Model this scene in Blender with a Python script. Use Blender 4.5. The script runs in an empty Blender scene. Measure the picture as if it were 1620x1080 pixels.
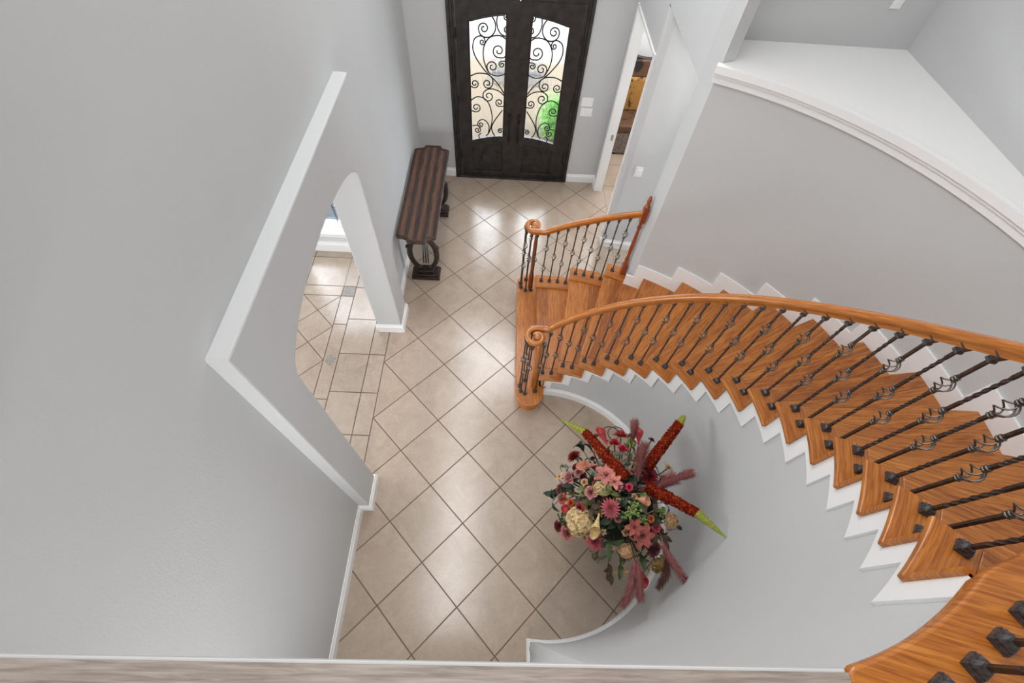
import bpy, math, random
from mathutils import Vector, Matrix
from math import sin, cos, pi, radians, hypot, atan2
random.seed(7)
GRILLE = [[[1.51,4.467],[1.573,4.372],[1.596,4.239],[1.557,4.123],[1.463,4.036],[1.334,4.018],[1.219,4.081],[1.182,4.182],[1.19,4.248],[1.229,4.299],[1.286,4.321],[1.342,4.312],[1.383,4.277],[1.4,4.23],[1.39,4.184],[1.36,4.151],[1.322,4.14],[1.286,4.149],[1.262,4.174],[1.255,4.204],[1.265,4.23],[1.283,4.245],[1.304,4.247],[1.32,4.238]],[[1.634,4.485],[1.619,4.363],[1.652,4.219],[1.731,4.11],[1.848,4.063]],[[1.875,4.552],[1.806,4.527],[1.792,4.49],[1.798,4.454],[1.82,4.426],[1.852,4.415],[1.883,4.422],[1.905,4.442],[1.913,4.468],[1.907,4.493],[1.89,4.51],[1.869,4.515],[1.85,4.509],[1.838,4.495],[1.835,4.479],[1.841,4.466],[1.851,4.459],[1.861,4.459]],[[1.886,4.157],[1.834,4.161],[1.813,4.19],[1.809,4.225],[1.823,4.254],[1.849,4.272],[1.878,4.273],[1.902,4.261],[1.916,4.239],[1.916,4.215],[1.905,4.196],[1.887,4.187],[1.869,4.187],[1.855,4.197],[1.849,4.21],[1.851,4.223],[1.858,4.232],[1.868,4.235]],[[1.837,2.68],[1.753,2.816],[1.638,2.961],[1.469,3.114],[1.332,3.238],[1.198,3.399],[1.093,3.557],[1.034,3.727],[1.042,3.871],[1.089,3.98],[1.206,4.041],[1.303,4.016],[1.339,3.936],[1.34,3.897],[1.322,3.865],[1.292,3.848],[1.259,3.848],[1.232,3.864],[1.219,3.89],[1.22,3.917],[1.234,3.938],[1.256,3.948],[1.277,3.946],[1.293,3.934],[1.299,3.917],[1.296,3.902],[1.286,3.892],[1.275,3.889],[1.265,3.892]],[[1.865,3.614],[1.8,3.572],[1.733,3.569],[1.648,3.572],[1.58,3.616],[1.545,3.685],[1.551,3.758],[1.59,3.814],[1.649,3.84],[1.708,3.833],[1.752,3.799],[1.771,3.751],[1.763,3.704],[1.735,3.672],[1.697,3.66],[1.664,3.669],[1.642,3.691],[1.637,3.717],[1.646,3.738]],[[1.872,3.989],[1.771,4.054],[1.642,4.074],[1.463,4.025],[1.347,3.889],[1.294,3.717],[1.306,3.494],[1.387,3.268],[1.475,3.162],[1.635,3.118],[1.772,3.144],[1.867,3.195]],[[1.441,3.187],[1.4,3.268],[1.388,3.342],[1.414,3.409],[1.467,3.451],[1.53,3.459],[1.586,3.435],[1.619,3.389],[1.623,3.336],[1.602,3.292],[1.564,3.267],[1.522,3.266],[1.489,3.285],[1.472,3.315],[1.474,3.346],[1.489,3.368],[1.511,3.377],[1.53,3.373]],[[1.848,3.492],[1.762,3.487],[1.724,3.469],[1.703,3.435],[1.701,3.398],[1.718,3.366],[1.746,3.349],[1.778,3.349],[1.803,3.364],[1.816,3.388],[1.815,3.413],[1.802,3.432],[1.783,3.441],[1.764,3.439],[1.751,3.429],[1.746,3.414],[1.749,3.402],[1.757,3.394]],[[0.967,3.079],[1.084,3.14],[1.222,3.163],[1.387,3.149],[1.497,3.089],[1.548,2.983],[1.527,2.867],[1.486,2.813],[1.426,2.79],[1.366,2.799],[1.321,2.836],[1.303,2.887],[1.313,2.937],[1.345,2.972],[1.387,2.985],[1.427,2.975],[1.453,2.949],[1.461,2.915],[1.452,2.886],[1.431,2.868],[1.407,2.864],[1.387,2.873],[1.378,2.889]],[[0.96,2.817],[1.007,2.787],[1.065,2.779],[1.115,2.801],[1.146,2.843],[1.151,2.893],[1.131,2.935],[1.095,2.959],[1.054,2.961],[1.02,2.943],[1.002,2.913],[1.002,2.881],[1.018,2.856],[1.041,2.844],[1.065,2.846],[1.082,2.858],[1.088,2.875],[1.085,2.89]],[[1.868,2.595],[1.728,2.716],[1.557,2.768],[1.415,2.76],[1.308,2.677],[1.278,2.599],[1.292,2.521],[1.341,2.464],[1.408,2.441],[1.473,2.455],[1.519,2.498],[1.536,2.554],[1.522,2.607],[1.486,2.642],[1.441,2.652],[1.401,2.639],[1.376,2.61],[1.371,2.577],[1.383,2.549],[1.405,2.535],[1.427,2.534]],[[0.948,2.425],[1.072,2.52],[1.187,2.541],[1.33,2.492],[1.446,2.351],[1.512,2.144],[1.538,1.928],[1.51,1.702],[1.45,1.502],[1.364,1.389]],[[0.946,2.147],[1.034,2.116],[1.101,2.111],[1.158,2.139],[1.191,2.189],[1.193,2.246],[1.168,2.293],[1.125,2.319],[1.078,2.319],[1.04,2.297],[1.021,2.261],[1.023,2.224],[1.042,2.196],[1.07,2.183],[1.097,2.187],[1.116,2.202],[1.122,2.222],[1.117,2.239]],[[1.848,2.315],[1.752,2.303],[1.695,2.311],[1.653,2.346],[1.636,2.394],[1.645,2.442],[1.675,2.476],[1.716,2.49],[1.755,2.481],[1.782,2.455],[1.791,2.421],[1.782,2.391],[1.761,2.371],[1.735,2.366],[1.713,2.374],[1.701,2.391],[1.699,2.409],[1.707,2.422]],[[1.823,2.199],[1.686,1.999],[1.569,1.803],[1.525,1.638],[1.567,1.492],[1.62,1.418]],[[1.84,1.641],[1.769,1.643],[1.737,1.628],[1.717,1.6],[1.715,1.569],[1.729,1.542],[1.753,1.526],[1.779,1.525],[1.801,1.537],[1.813,1.558],[1.812,1.579],[1.802,1.596],[1.786,1.604],[1.77,1.602],[1.758,1.594],[1.753,1.582],[1.756,1.571],[1.762,1.564]],[[1.425,1.467],[1.455,1.667],[1.388,1.824],[1.268,1.896],[1.163,1.842],[1.122,1.744],[1.135,1.702],[1.166,1.674],[1.204,1.666],[1.239,1.679],[1.262,1.705],[1.267,1.738],[1.256,1.766],[1.233,1.784],[1.207,1.787],[1.185,1.777],[1.173,1.758],[1.172,1.738],[1.18,1.723],[1.194,1.715],[1.208,1.716],[1.217,1.723]],[[0.969,1.687],[1.115,1.705],[1.19,1.618],[1.202,1.571],[1.189,1.527],[1.158,1.497],[1.118,1.488],[1.081,1.501],[1.057,1.528],[1.051,1.561],[1.062,1.591],[1.085,1.609],[1.112,1.612],[1.134,1.602],[1.147,1.584],[1.147,1.564],[1.139,1.549],[1.125,1.542],[1.113,1.543]],[[1.219,1.471],[1.147,1.4],[1.171,1.31],[1.239,1.28]]]
RELIEF = [[[1.871,1.029],[1.704,1.117],[1.483,1.094],[1.341,0.972],[1.26,0.758],[1.194,0.569],[1.067,0.418],[0.946,0.422],[0.895,0.452],[0.867,0.501],[0.868,0.554],[0.895,0.597],[0.937,0.619],[0.982,0.616],[1.016,0.593],[1.032,0.557],[1.028,0.522],[1.008,0.495],[0.98,0.485],[0.953,0.489],[0.935,0.506],[0.93,0.526],[0.935,0.544],[0.947,0.554]],[[1.871,0.831],[1.792,0.772],[1.734,0.774],[1.688,0.804],[1.665,0.851],[1.669,0.9],[1.696,0.938],[1.735,0.956],[1.776,0.951],[1.805,0.928],[1.818,0.895],[1.813,0.863],[1.793,0.841],[1.768,0.834],[1.745,0.84],[1.731,0.855],[1.727,0.872],[1.733,0.887]]]
FLOWERS = [['dahlia',-0.408,-0.302,2.538,0.142,'pink'],['dahlia',-0.755,0.7,1.771,0.137,'crimson'],['dahlia',-0.562,-0.673,1.999,0.14,'pink'],['dahlia',0.289,0.239,2.367,0.162,'darkred'],['dahlia',-1.01,0.144,1.779,0.111,'plum'],['dahlia',0.388,-0.732,1.808,0.136,'plum'],['dahlia',0.23,0.929,1.958,0.093,'rust'],['rose',-0.647,-0.044,2.381,0.104,'rose'],['rose',-0.92,-0.502,1.668,0.122,'rosepink'],['rose',-1.031,-0.389,1.548,0.102,'maroon'],['rose',-0.79,-0.229,2.185,0.095,'redrose'],['rose',-0.995,-0.022,1.837,0.099,'coral'],['rose',-0.879,0.293,1.934,0.121,'dusty'],['rose',0.078,1.071,1.838,0.141,'coralred'],['rose',-0.093,0.883,1.992,0.103,'hotred'],['rose',-0.002,0.739,2.128,0.09,'hotred'],['rose',-0.753,0.341,2.072,0.087,'dusty'],['rose',0.352,-0.471,2.168,0.087,'hotpink'],['rose',-0.109,-0.001,2.574,0.062,'magenta'],['rose',0.643,1.049,1.758,0.073,'plum'],['rose',-0.896,-0.121,2.026,0.075,'orange'],['rose',0.237,-0.386,2.328,0.064,'orange'],['rose',-0.496,0.04,2.481,0.062,'peach'],['rose',-0.707,0.143,2.248,0.064,'peach'],['rose',0.569,0.245,2.195,0.078,'dusty'],['rose',-0.327,1.113,1.687,0.083,'dusty'],['hydrangea',-0.782,-0.411,2.075,0.234,'cream'],['hydrangea',-0.535,0.004,2.467,0.103,'cream'],['hydrangea',0.648,-0.35,1.997,0.136,'peachy'],['hydrangea',0.533,-0.892,1.5,0.153,'mustard'],['hydrangea',-0.088,-0.789,1.961,0.131,'peachy'],['lily',0.11,-0.599,2.202,0.193,'salmon'],['lily',-0.043,-0.517,2.374,0.136,'salmon'],['lily',-0.405,0.205,2.448,0.188,'salmonpink'],['lily',-0.311,0.086,2.54,0.124,'salmonpink'],['lily',-0.073,-1.005,1.5,0.127,'apricot'],['lily',0.76,0.483,1.999,0.128,'apricot'],['lily',-1.007,0.382,1.673,0.091,'apricot']]
CALLAS = [[[-0.214,0.826,2.017],[-0.369,1.165,2.067],'callared'],[[0.314,0.847,2.008],[0.359,1.195,2.058],'callared'],[[0.218,-0.945,1.504],[0.279,-1.256,1.554],'callared'],[[-0.481,0.432,2.247],[-0.831,0.385,2.297],'callapeach'],[[-0.03,-0.153,2.565],[0.183,-0.213,2.615],'callapeach'],[[-0.556,-0.353,2.419],[-0.69,-0.711,2.469],'callayellow'],[[-0.886,-0.3,1.971],[-1.038,-0.172,2.021],'callared']]
SPIKES = [[[-0.195,0.255,2.5],[-0.68,0.923,2.4],[-1.042,1.161,2.3]],[[0.329,0.451,2.5],[0.725,0.937,2.9],[0.781,1.021,2.98]],[[0.29,-0.02,2.55],[0.737,-0.404,2.85],[1.004,-0.734,3.0]]]
FEATHERS = [[[0.041,0.1,2.6],[0.06,0.311,2.7],[0.122,0.545,2.8]],[[0.242,-0.056,2.5],[0.369,0.035,2.6],[0.508,0.101,2.65]],[[0.564,0.124,2.5],[0.704,0.181,2.55],[0.884,0.245,2.55]],[[-0.034,-0.895,2.2],[-0.083,-1.2,2.1],[-0.224,-1.494,2.05]],[[0.004,-0.894,2.2],[0.014,-1.174,2.1],[0.023,-1.411,2.05]],[[0.359,-0.643,2.3],[0.506,-0.925,2.2],[0.775,-1.279,2.1]],[[0.417,-0.783,2.2],[0.508,-0.988,2.0],[0.374,-1.25,1.9]],[[0.086,0.766,2.4],[0.095,0.891,2.5],[0.137,1.056,2.5]]]
BUDS = [[0.194,0.893,1.992,0.134],[-0.05,-0.308,2.531,0.134],[0.112,-0.153,2.504,0.103],[0.441,-0.271,2.236,0.093],[-0.17,-0.389,2.518,0.103],[0.141,0.423,2.339,0.072],[0.086,-0.421,2.399,0.083]]
S = 0.508                                   # one floor tile in metres; plan coordinates below are in tiles
scn = bpy.context.scene
C = scn.collection

# ------------------------------------------------------------------ helpers
class MB:
    def __init__(s): s.v = []; s.f = []; s.uv = []
    def add(s, vs, fs, uv=None):
        o = len(s.v); s.v += [tuple(p) for p in vs]
        s.f += [tuple(i + o for i in f) for f in fs]
        s.uv += [tuple(u) for u in uv] if uv else [(p[0], p[1]) for p in vs]
        return s
    def box(s, x0, x1, y0, y1, z0, z1, u=None):
        vs = [(x, y, z) for z in (z0, z1) for x, y in ((x0, y0), (x1, y0), (x1, y1), (x0, y1))]
        fs = [(3, 2, 1, 0), (4, 5, 6, 7), (0, 1, 5, 4), (1, 2, 6, 5), (2, 3, 7, 6), (3, 0, 4, 7)]
        if u == 'x': uv = [(p[0], p[1] + p[2]) for p in vs]
        elif u == 'y': uv = [(p[1], p[0] + p[2]) for p in vs]
        elif u == 'z': uv = [(p[2], p[0] + p[1]) for p in vs]
        else: uv = None
        return s.add(vs, fs, uv)
    def prism(s, poly, z0, z1, uvf=None):
        n = len(poly); vs = [(x, y, z0) for x, y in poly] + [(x, y, z1) for x, y in poly]
        fs = [tuple(range(n - 1, -1, -1)), tuple(range(n, 2 * n))] + [(i, (i + 1) % n, n + (i + 1) % n, n + i) for i in range(n)]
        return s.add(vs, fs, [uvf(x, y, z) for x, y, z in vs] if uvf else None)
    def prism_x(s, poly, x0, x1):             # polygon in (y,z), extruded along x
        n = len(poly); vs = [(x0, a, b) for a, b in poly] + [(x1, a, b) for a, b in poly]
        fs = [tuple(range(n - 1, -1, -1)), tuple(range(n, 2 * n))] + [(i, (i + 1) % n, n + (i + 1) % n, n + i) for i in range(n)]
        return s.add(vs, fs, [(p[1], p[2]) for p in vs])
    def prism_y(s, poly, y0, y1):             # polygon in (x,z), extruded along y
        n = len(poly); vs = [(a, y0, b) for a, b in poly] + [(a, y1, b) for a, b in poly]
        fs = [tuple(range(n)), tuple(range(2 * n - 1, n - 1, -1))] + [((i + 1) % n, i, n + i, n + (i + 1) % n) for i in range(n)]
        return s.add(vs, fs, [(p[0], p[2]) for p in vs])
    def tube(s, path, r, seg=6, rs=None, closed=False):
        P = [Vector(p) for p in path]; n = len(P)
        t0 = (P[1] - P[0]).normalized(); a = Vector((0, 0, 1)) if abs(t0.z) < .9 else Vector((1, 0, 0))
        u = t0.cross(a).normalized(); rings = []; L = 0
        for i in range(n):
            t = (P[min(i + 1, n - 1)] - P[max(i - 1, 0)]).normalized()
            u = (u - t * u.dot(t)).normalized(); w = t.cross(u)
            rr = rs[i] if rs else r
            if i: L += (P[i] - P[i - 1]).length
            rings.append(([P[i] + (u * cos(2 * pi * k / seg) + w * sin(2 * pi * k / seg)) * rr for k in range(seg)], L))
        vs = [p for q, _ in rings for p in q]; uv = [(l, k / seg * .15) for q, l in rings for k in range(seg)]
        fs = [(i * seg + k, i * seg + (k + 1) % seg, (i + 1) * seg + (k + 1) % seg, (i + 1) * seg + k) for i in range(n - 1) for k in range(seg)]
        fs += [tuple(range(seg - 1, -1, -1)), tuple((n - 1) * seg + k for k in range(seg))]
        return s.add(vs, fs, uv)
    def sweep(s, path, prof, up=Vector((0, 0, 1)), sc=None):   # prof: (side, up) points
        P = [Vector(p) for p in path]; n = len(P); m = len(prof); vs = []; uv = []; L = 0
        per = [0]
        for k in range(1, m): per.append(per[-1] + hypot(prof[k][0] - prof[k - 1][0], prof[k][1] - prof[k - 1][1]))
        for i in range(n):
            t = P[min(i + 1, n - 1)] - P[max(i - 1, 0)]; t.normalize()
            sd = t.cross(up).normalized(); w = sd.cross(t).normalized()
            if i: L += (P[i] - P[i - 1]).length
            for k, (a, b) in enumerate(prof): vs.append(P[i] + (sd * a + w * b) * (sc[i] if sc else 1)); uv.append((L, per[k]))
        fs = [(i * m + k, (i + 1) * m + k, (i + 1) * m + (k + 1) % m, i * m + (k + 1) % m) for i in range(n - 1) for k in range(m)]
        fs += [tuple(range(m)), tuple((n - 1) * m + k for k in range(m - 1, -1, -1))]
        return s.add(vs, fs, uv)
    def lathe(s, prof, c=(0, 0), seg=16):      # prof: (r, z)
        m = len(prof); vs = [(c[0] + r * cos(2 * pi * k / seg), c[1] + r * sin(2 * pi * k / seg), z) for r, z in prof for k in range(seg)]
        uv = [(z, k / seg * .6) for r, z in prof for k in range(seg)]
        fs = [(i * seg + k, i * seg + (k + 1) % seg, (i + 1) * seg + (k + 1) % seg, (i + 1) * seg + k) for i in range(m - 1) for k in range(seg)]
        fs += [tuple(range(seg - 1, -1, -1)), tuple((m - 1) * seg + k for k in range(seg))]
        return s.add(vs, fs, uv)
    def ball(s, c, r, seg=8, rz=None):
        rz = rz or r; pr = [(max(1e-4, r * sin(pi * i / 6)), c[2] - rz * cos(pi * i / 6)) for i in range(7)]
        return s.lathe(pr, (c[0], c[1]), seg)
    def build(s, name, mat, parent=None, smooth=False, org=None, bevel=0, auto=None):
        xs = [p[0] for p in s.v]; ys = [p[1] for p in s.v]; zs = [p[2] for p in s.v]
        if parent is not None: base = Vector(parent['_o'])
        elif org is not None: base = Vector(org)
        else: base = Vector(((min(xs) + max(xs)) / 2, (min(ys) + max(ys)) / 2, min(zs)))
        me = bpy.data.meshes.new(name)
        me.from_pydata([((p[0] - base.x) * S, (p[1] - base.y) * S, (p[2] - base.z) * S) for p in s.v], [], s.f)
        ul = me.uv_layers.new(name='UVMap'); d = []
        for l in me.loops: d += s.uv[l.vertex_index]
        ul.data.foreach_set('uv', d)
        me.materials.append(mat)
        if smooth: me.polygons.foreach_set('use_smooth', [True] * len(me.polygons))
        me.update()
        o = bpy.data.objects.new(name, me); C.objects.link(o)
        if parent is not None: o.parent = parent
        else: o.location = base * S
        if smooth and auto:
            try: me.set_sharp_from_angle(angle=radians(auto))
            except Exception: pass
        if bevel:
            b = o.modifiers.new('bevel', 'BEVEL'); b.width = bevel; b.segments = 2; b.limit_method = 'ANGLE'; b.angle_limit = radians(50)
        o['_o'] = tuple(base)
        return o

def tag(o, label=None, cat=None, group=None, kind=None):
    if label: o['label'] = label
    if cat: o['category'] = cat
    if group: o['group'] = group
    if kind: o['kind'] = kind
    return o
def thing(name, org, label=None, cat=None, group=None, kind=None):
    o = bpy.data.objects.new(name, None); C.objects.link(o); o.location = Vector(org) * S; o['_o'] = tuple(org)
    o.empty_display_size = .05
    return tag(o, label, cat, group, kind)

# ------------------------------------------------------------------ materials
class NT:
    def __init__(s, name):
        s.m = bpy.data.materials.new(name); s.m.use_nodes = True; s.t = s.m.node_tree; s.n = s.t.nodes; s.l = s.t.links
        s.b = s.n['Principled BSDF']; s.out = s.n['Material Output']
    def node(s, ty, **kw):
        n = s.n.new(ty)
        for k, v in kw.items():
            if k.startswith('i_'):
                key = k[2:]; n.inputs[int(key) if key.isdigit() else key.replace('_', ' ')].default_value = v
            else: setattr(n, k, v)
        return n
    def link(s, a, b): s.l.new(a, b)
    def ramp(s, fac, stops):
        r = s.n.new('ShaderNodeValToRGB'); e = r.color_ramp.elements
        while len(e) < len(stops): e.new(.5)
        for el, (p, c) in zip(e, stops): el.position = p; el.color = (*c, 1)
        s.link(fac, r.inputs[0]); return r.outputs[0]
    def mix(s, fac, a, b, mode='MIX'):
        m = s.n.new('ShaderNodeMix'); m.data_type = 'RGBA'; m.blend_type = mode
        for i, x in ((0, fac), (6, a), (7, b)):
            if hasattr(x, 'is_linked') or hasattr(x, 'links'): s.link(x, m.inputs[i])
            else: m.inputs[i].default_value = x if i == 0 else (*x, 1)
        return m.outputs[2]
    def bump(s, h, st=.2, dist=.01):
        b = s.n.new('ShaderNodeBump'); b.inputs['Strength'].default_value = st; b.inputs['Distance'].default_value = dist
        s.link(h, b.inputs['Height']); s.link(b.outputs[0], s.b.inputs['Normal'])

def plain(name, col, rough=.5, metal=0, spec=.5, coat=0, noise=0, nscale=20, bump=0):
    t = NT(name); t.b.inputs['Roughness'].default_value = rough; t.b.inputs['Metallic'].default_value = metal
    t.b.inputs['Specular IOR Level'].default_value = spec; t.b.inputs['Coat Weight'].default_value = coat
    t.b.inputs['Base Color'].default_value = (*col, 1)
    if noise or bump:
        tc = t.node('ShaderNodeTexCoord'); nz = t.node('ShaderNodeTexNoise', i_Scale=nscale, i_Detail=4.0); t.link(tc.outputs['Object'], nz.inputs['Vector'])
        if noise:
            a = tuple(c * (1 - noise) for c in col); b = tuple(min(1, c * (1 + noise)) for c in col)
            t.link(t.ramp(nz.outputs[0], [(.3, a), (.7, b)]), t.b.inputs['Base Color'])
        if bump: t.bump(nz.outputs[0], bump, .003)
    return t.m

def wall_mat(name, col):
    t = NT(name); t.b.inputs['Roughness'].default_value = .75; t.b.inputs['Specular IOR Level'].default_value = .25
    tc = t.node('ShaderNodeTexCoord')
    n1 = t.node('ShaderNodeTexNoise', i_Scale=90.0, i_Detail=3.0); t.link(tc.outputs['Object'], n1.inputs['Vector'])
    n2 = t.node('ShaderNodeTexNoise', i_Scale=1.3, i_Detail=2.0); t.link(tc.outputs['Object'], n2.inputs['Vector'])
    t.link(t.ramp(n2.outputs[0], [(.3, tuple(c * .985 for c in col)), (.7, tuple(c * 1.015 for c in col))]), t.b.inputs['Base Color'])
    t.bump(n1.outputs[0], .18, .004)
    return t.m

def wood_mat(name, dark, mid, light, rough=.3, boards=0.0, scale=1.0, coat=.3, streak=1.0, spread=.0):
    t = NT(name); t.b.inputs['Roughness'].default_value = rough; t.b.inputs['Coat Weight'].default_value = coat; t.b.inputs['Coat Roughness'].default_value = .18
    uv = t.node('ShaderNodeUVMap'); mp = t.node('ShaderNodeMapping'); t.link(uv.outputs[0], mp.inputs[0]); mp.inputs['Scale'].default_value = (2.2 * scale, 40 * scale, 1)
    sep = t.node('ShaderNodeSeparateXYZ'); t.link(uv.outputs[0], sep.inputs[0])
    if boards:
        d = t.node('ShaderNodeMath', operation='DIVIDE'); t.link(sep.outputs[1], d.inputs[0]); d.inputs[1].default_value = boards
        fl = t.node('ShaderNodeMath', operation='FLOOR'); t.link(d.outputs[0], fl.inputs[0])
        wn = t.node('ShaderNodeTexWhiteNoise', noise_dimensions='1D'); t.link(fl.outputs[0], wn.inputs['W'])
        cb = t.node('ShaderNodeCombineXYZ'); t.link(wn.outputs[0], cb.inputs[0]); t.link(wn.outputs[0], cb.inputs[2])
        sc = t.node('ShaderNodeVectorMath', operation='SCALE'); t.link(cb.outputs[0], sc.inputs[0]); sc.inputs['Scale'].default_value = 13.0
        ad = t.node('ShaderNodeVectorMath', operation='ADD'); t.link(mp.outputs[0], ad.inputs[0]); t.link(sc.outputs[0], ad.inputs[1]); vec = ad.outputs[0]
    else: vec = mp.outputs[0]
    oi = t.node('ShaderNodeObjectInfo'); sc2 = t.node('ShaderNodeMath', operation='MULTIPLY'); t.link(oi.outputs['Random'], sc2.inputs[0]); sc2.inputs[1].default_value = 17.0
    cb2 = t.node('ShaderNodeCombineXYZ'); t.link(sc2.outputs[0], cb2.inputs[2])
    ad2 = t.node('ShaderNodeVectorMath', operation='ADD'); t.link(vec, ad2.inputs[0]); t.link(cb2.outputs[0], ad2.inputs[1])
    n1 = t.node('ShaderNodeTexNoise', i_Scale=1.4, i_Detail=5.0, i_Roughness=.62, i_Distortion=.6); t.link(ad2.outputs[0], n1.inputs['Vector'])
    wv = t.node('ShaderNodeTexNoise', i_Scale=.35, i_Detail=2.0, i_Distortion=2.2); t.link(ad2.outputs[0], wv.inputs['Vector'])
    md = t.node('ShaderNodeMath', operation='MULTIPLY'); t.link(wv.outputs[0], md.inputs[0]); md.inputs[1].default_value = 9.0
    sn = t.node('ShaderNodeMath', operation='SINE'); t.link(md.outputs[0], sn.inputs[0])
    ma = t.node('ShaderNodeMath', operation='MULTIPLY_ADD'); t.link(sn.outputs[0], ma.inputs[0]); ma.inputs[1].default_value = .09 * streak; t.link(n1.outputs[0], ma.inputs[2])
    last = ma.outputs[0]
    if boards:
        m2 = t.node('ShaderNodeMath', operation='MULTIPLY_ADD'); t.link(wn.outputs[0], m2.inputs[0]); m2.inputs[1].default_value = .17
        m3 = t.node('ShaderNodeMath', operation='SUBTRACT'); t.link(last, m3.inputs[0]); m3.inputs[1].default_value = .085; t.link(m3.outputs[0], m2.inputs[2]); last = m2.outputs[0]
    col = t.ramp(last, [(.3, dark), (.5, mid), (.72, light)])
    t.link(col, t.b.inputs['Base Color']); t.bump(n1.outputs[0], .08, .003)
    return t.m

WALL = wall_mat('wall_paint', (.585, .596, .60))
WALLW = wall_mat('wall_paint_pale', (.66, .665, .665))
CEIL = plain('ceiling_white', (.85, .85, .84), .8)
WHITE = plain('white_trim', (.89, .895, .895), .35, bump=.02, nscale=40)
PLATE = plain('switch_plastic', (.9, .9, .89), .3)
GROUT = plain('grout', (.16, .11, .08), .8)
OAK = wood_mat('oak_tread', (.25, .066, .007), (.47, .155, .021), (.61, .25, .045), .42, boards=.19)
OAKB = wood_mat('oak_band', (.30, .080, .009), (.49, .165, .022), (.60, .24, .042), .42)
OAKR = wood_mat('oak_rail', (.34, .095, .010), (.50, .165, .022), (.64, .255, .05), .25, coat=.5)
NEWEL = wood_mat('newel_wood', (.20, .035, .008), (.33, .065, .014), (.42, .10, .022), .28, coat=.5)
WTILE = wood_mat('grey_wood_plank', (.22, .178, .15), (.34, .285, .245), (.45, .39, .345), .5, boards=.42, coat=0, streak=.6)
IRON = plain('bronzed_iron', (.085, .062, .050), .40, .7, noise=.35, nscale=60)
IRONB = plain('basket_iron', (.17, .15, .135), .34, .9)
SHOE = plain('iron_shoe', (.10, .097, .10), .45, .6, noise=.5, nscale=120, bump=.3)
DOORM = plain('door_iron', (.040, .034, .031), .42, .4, noise=.4, nscale=9, bump=.12)
GRILL = plain('grille_iron', (.03, .024, .02), .4, .6)
STEEL = plain('brushed_steel', (.45, .44, .42), .35, .9)
GREYIRON = plain('grey_iron', (.20, .22, .26), .35, .8)

def tile_mat():
    t = NT('beige_tile'); tc = t.node('ShaderNodeNewGeometry'); ps = tc.outputs['Position']
    n1 = t.node('ShaderNodeTexNoise', i_Scale=4.5, i_Detail=7.0, i_Roughness=.62, i_Distortion=.8); t.link(ps, n1.inputs['Vector'])
    n2 = t.node('ShaderNodeTexNoise', i_Scale=38.0, i_Detail=4.0, i_Roughness=.7); t.link(ps, n2.inputs['Vector'])
    c1 = t.ramp(n1.outputs[0], [(.25, (.385, .300, .232)), (.5, (.435, .345, .270)), (.78, (.485, .395, .315))])
    c2 = t.ramp(n2.outputs[0], [(.3, (.90, .89, .88)), (.7, (1.0, 1.0, 1.0))])
    rv = t.ramp(tc.outputs['Random Per Island'], [(0, (.93, .92, .90)), (1, (1.0, 1.0, 1.0))])
    t.link(t.mix(1.0, t.mix(1.0, c1, c2, 'MULTIPLY'), rv, 'MULTIPLY'), t.b.inputs['Base Color'])
    t.b.inputs['Roughness'].default_value = .21; t.b.inputs['Specular IOR Level'].default_value = 1.0
    t.bump(n1.outputs[0], .06, .01)
    return t.m
TILE = tile_mat()
DECO = plain('grey_deco_tile', (.26, .235, .205), .5, noise=.3, nscale=60)

def glass_mat():
    t = NT('rain_glass'); tc = t.node('ShaderNodeTexCoord'); mp = t.node('ShaderNodeMapping'); t.link(tc.outputs['Object'], mp.inputs[0]); mp.inputs['Scale'].default_value = (34, 34, 7)
    nz = t.node('ShaderNodeTexNoise', i_Scale=1.0, i_Detail=2.0, i_Distortion=1.0); t.link(mp.outputs[0], nz.inputs['Vector'])
    b = t.node('ShaderNodeBump'); b.inputs['Strength'].default_value = 1.0; b.inputs['Distance'].default_value = .02; t.link(nz.outputs[0], b.inputs['Height'])
    rf = t.node('ShaderNodeBsdfRefraction', i_IOR=1.12, i_Roughness=.04); t.link(b.outputs[0], rf.inputs['Normal'])
    tr = t.node('ShaderNodeBsdfTransparent'); gl = t.node('ShaderNodeBsdfGlossy', i_Roughness=.1); t.link(b.outputs[0], gl.inputs['Normal'])
    m1 = t.node('ShaderNodeMixShader'); m1.inputs[0].default_value = .35; t.link(rf.outputs[0], m1.inputs[1]); t.link(tr.outputs[0], m1.inputs[2])
    m2 = t.node('ShaderNodeMixShader'); m2.inputs[0].default_value = .06; t.link(m1.outputs[0], m2.inputs[1]); t.link(gl.outputs[0], m2.inputs[2])
    t.link(m2.outputs[0], t.out.inputs['Surface']); return t.m
GLASS = glass_mat()
def clear_glass():
    t = NT('window_glass'); tr = t.node('ShaderNodeBsdfTransparent'); gl = t.node('ShaderNodeBsdfGlossy', i_Roughness=.02)
    m2 = t.node('ShaderNodeMixShader'); m2.inputs[0].default_value = .08; t.link(tr.outputs[0], m2.inputs[1]); t.link(gl.outputs[0], m2.inputs[2]); t.link(m2.outputs[0], t.out.inputs['Surface']); return t.m
CLEAR = clear_glass()

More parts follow.
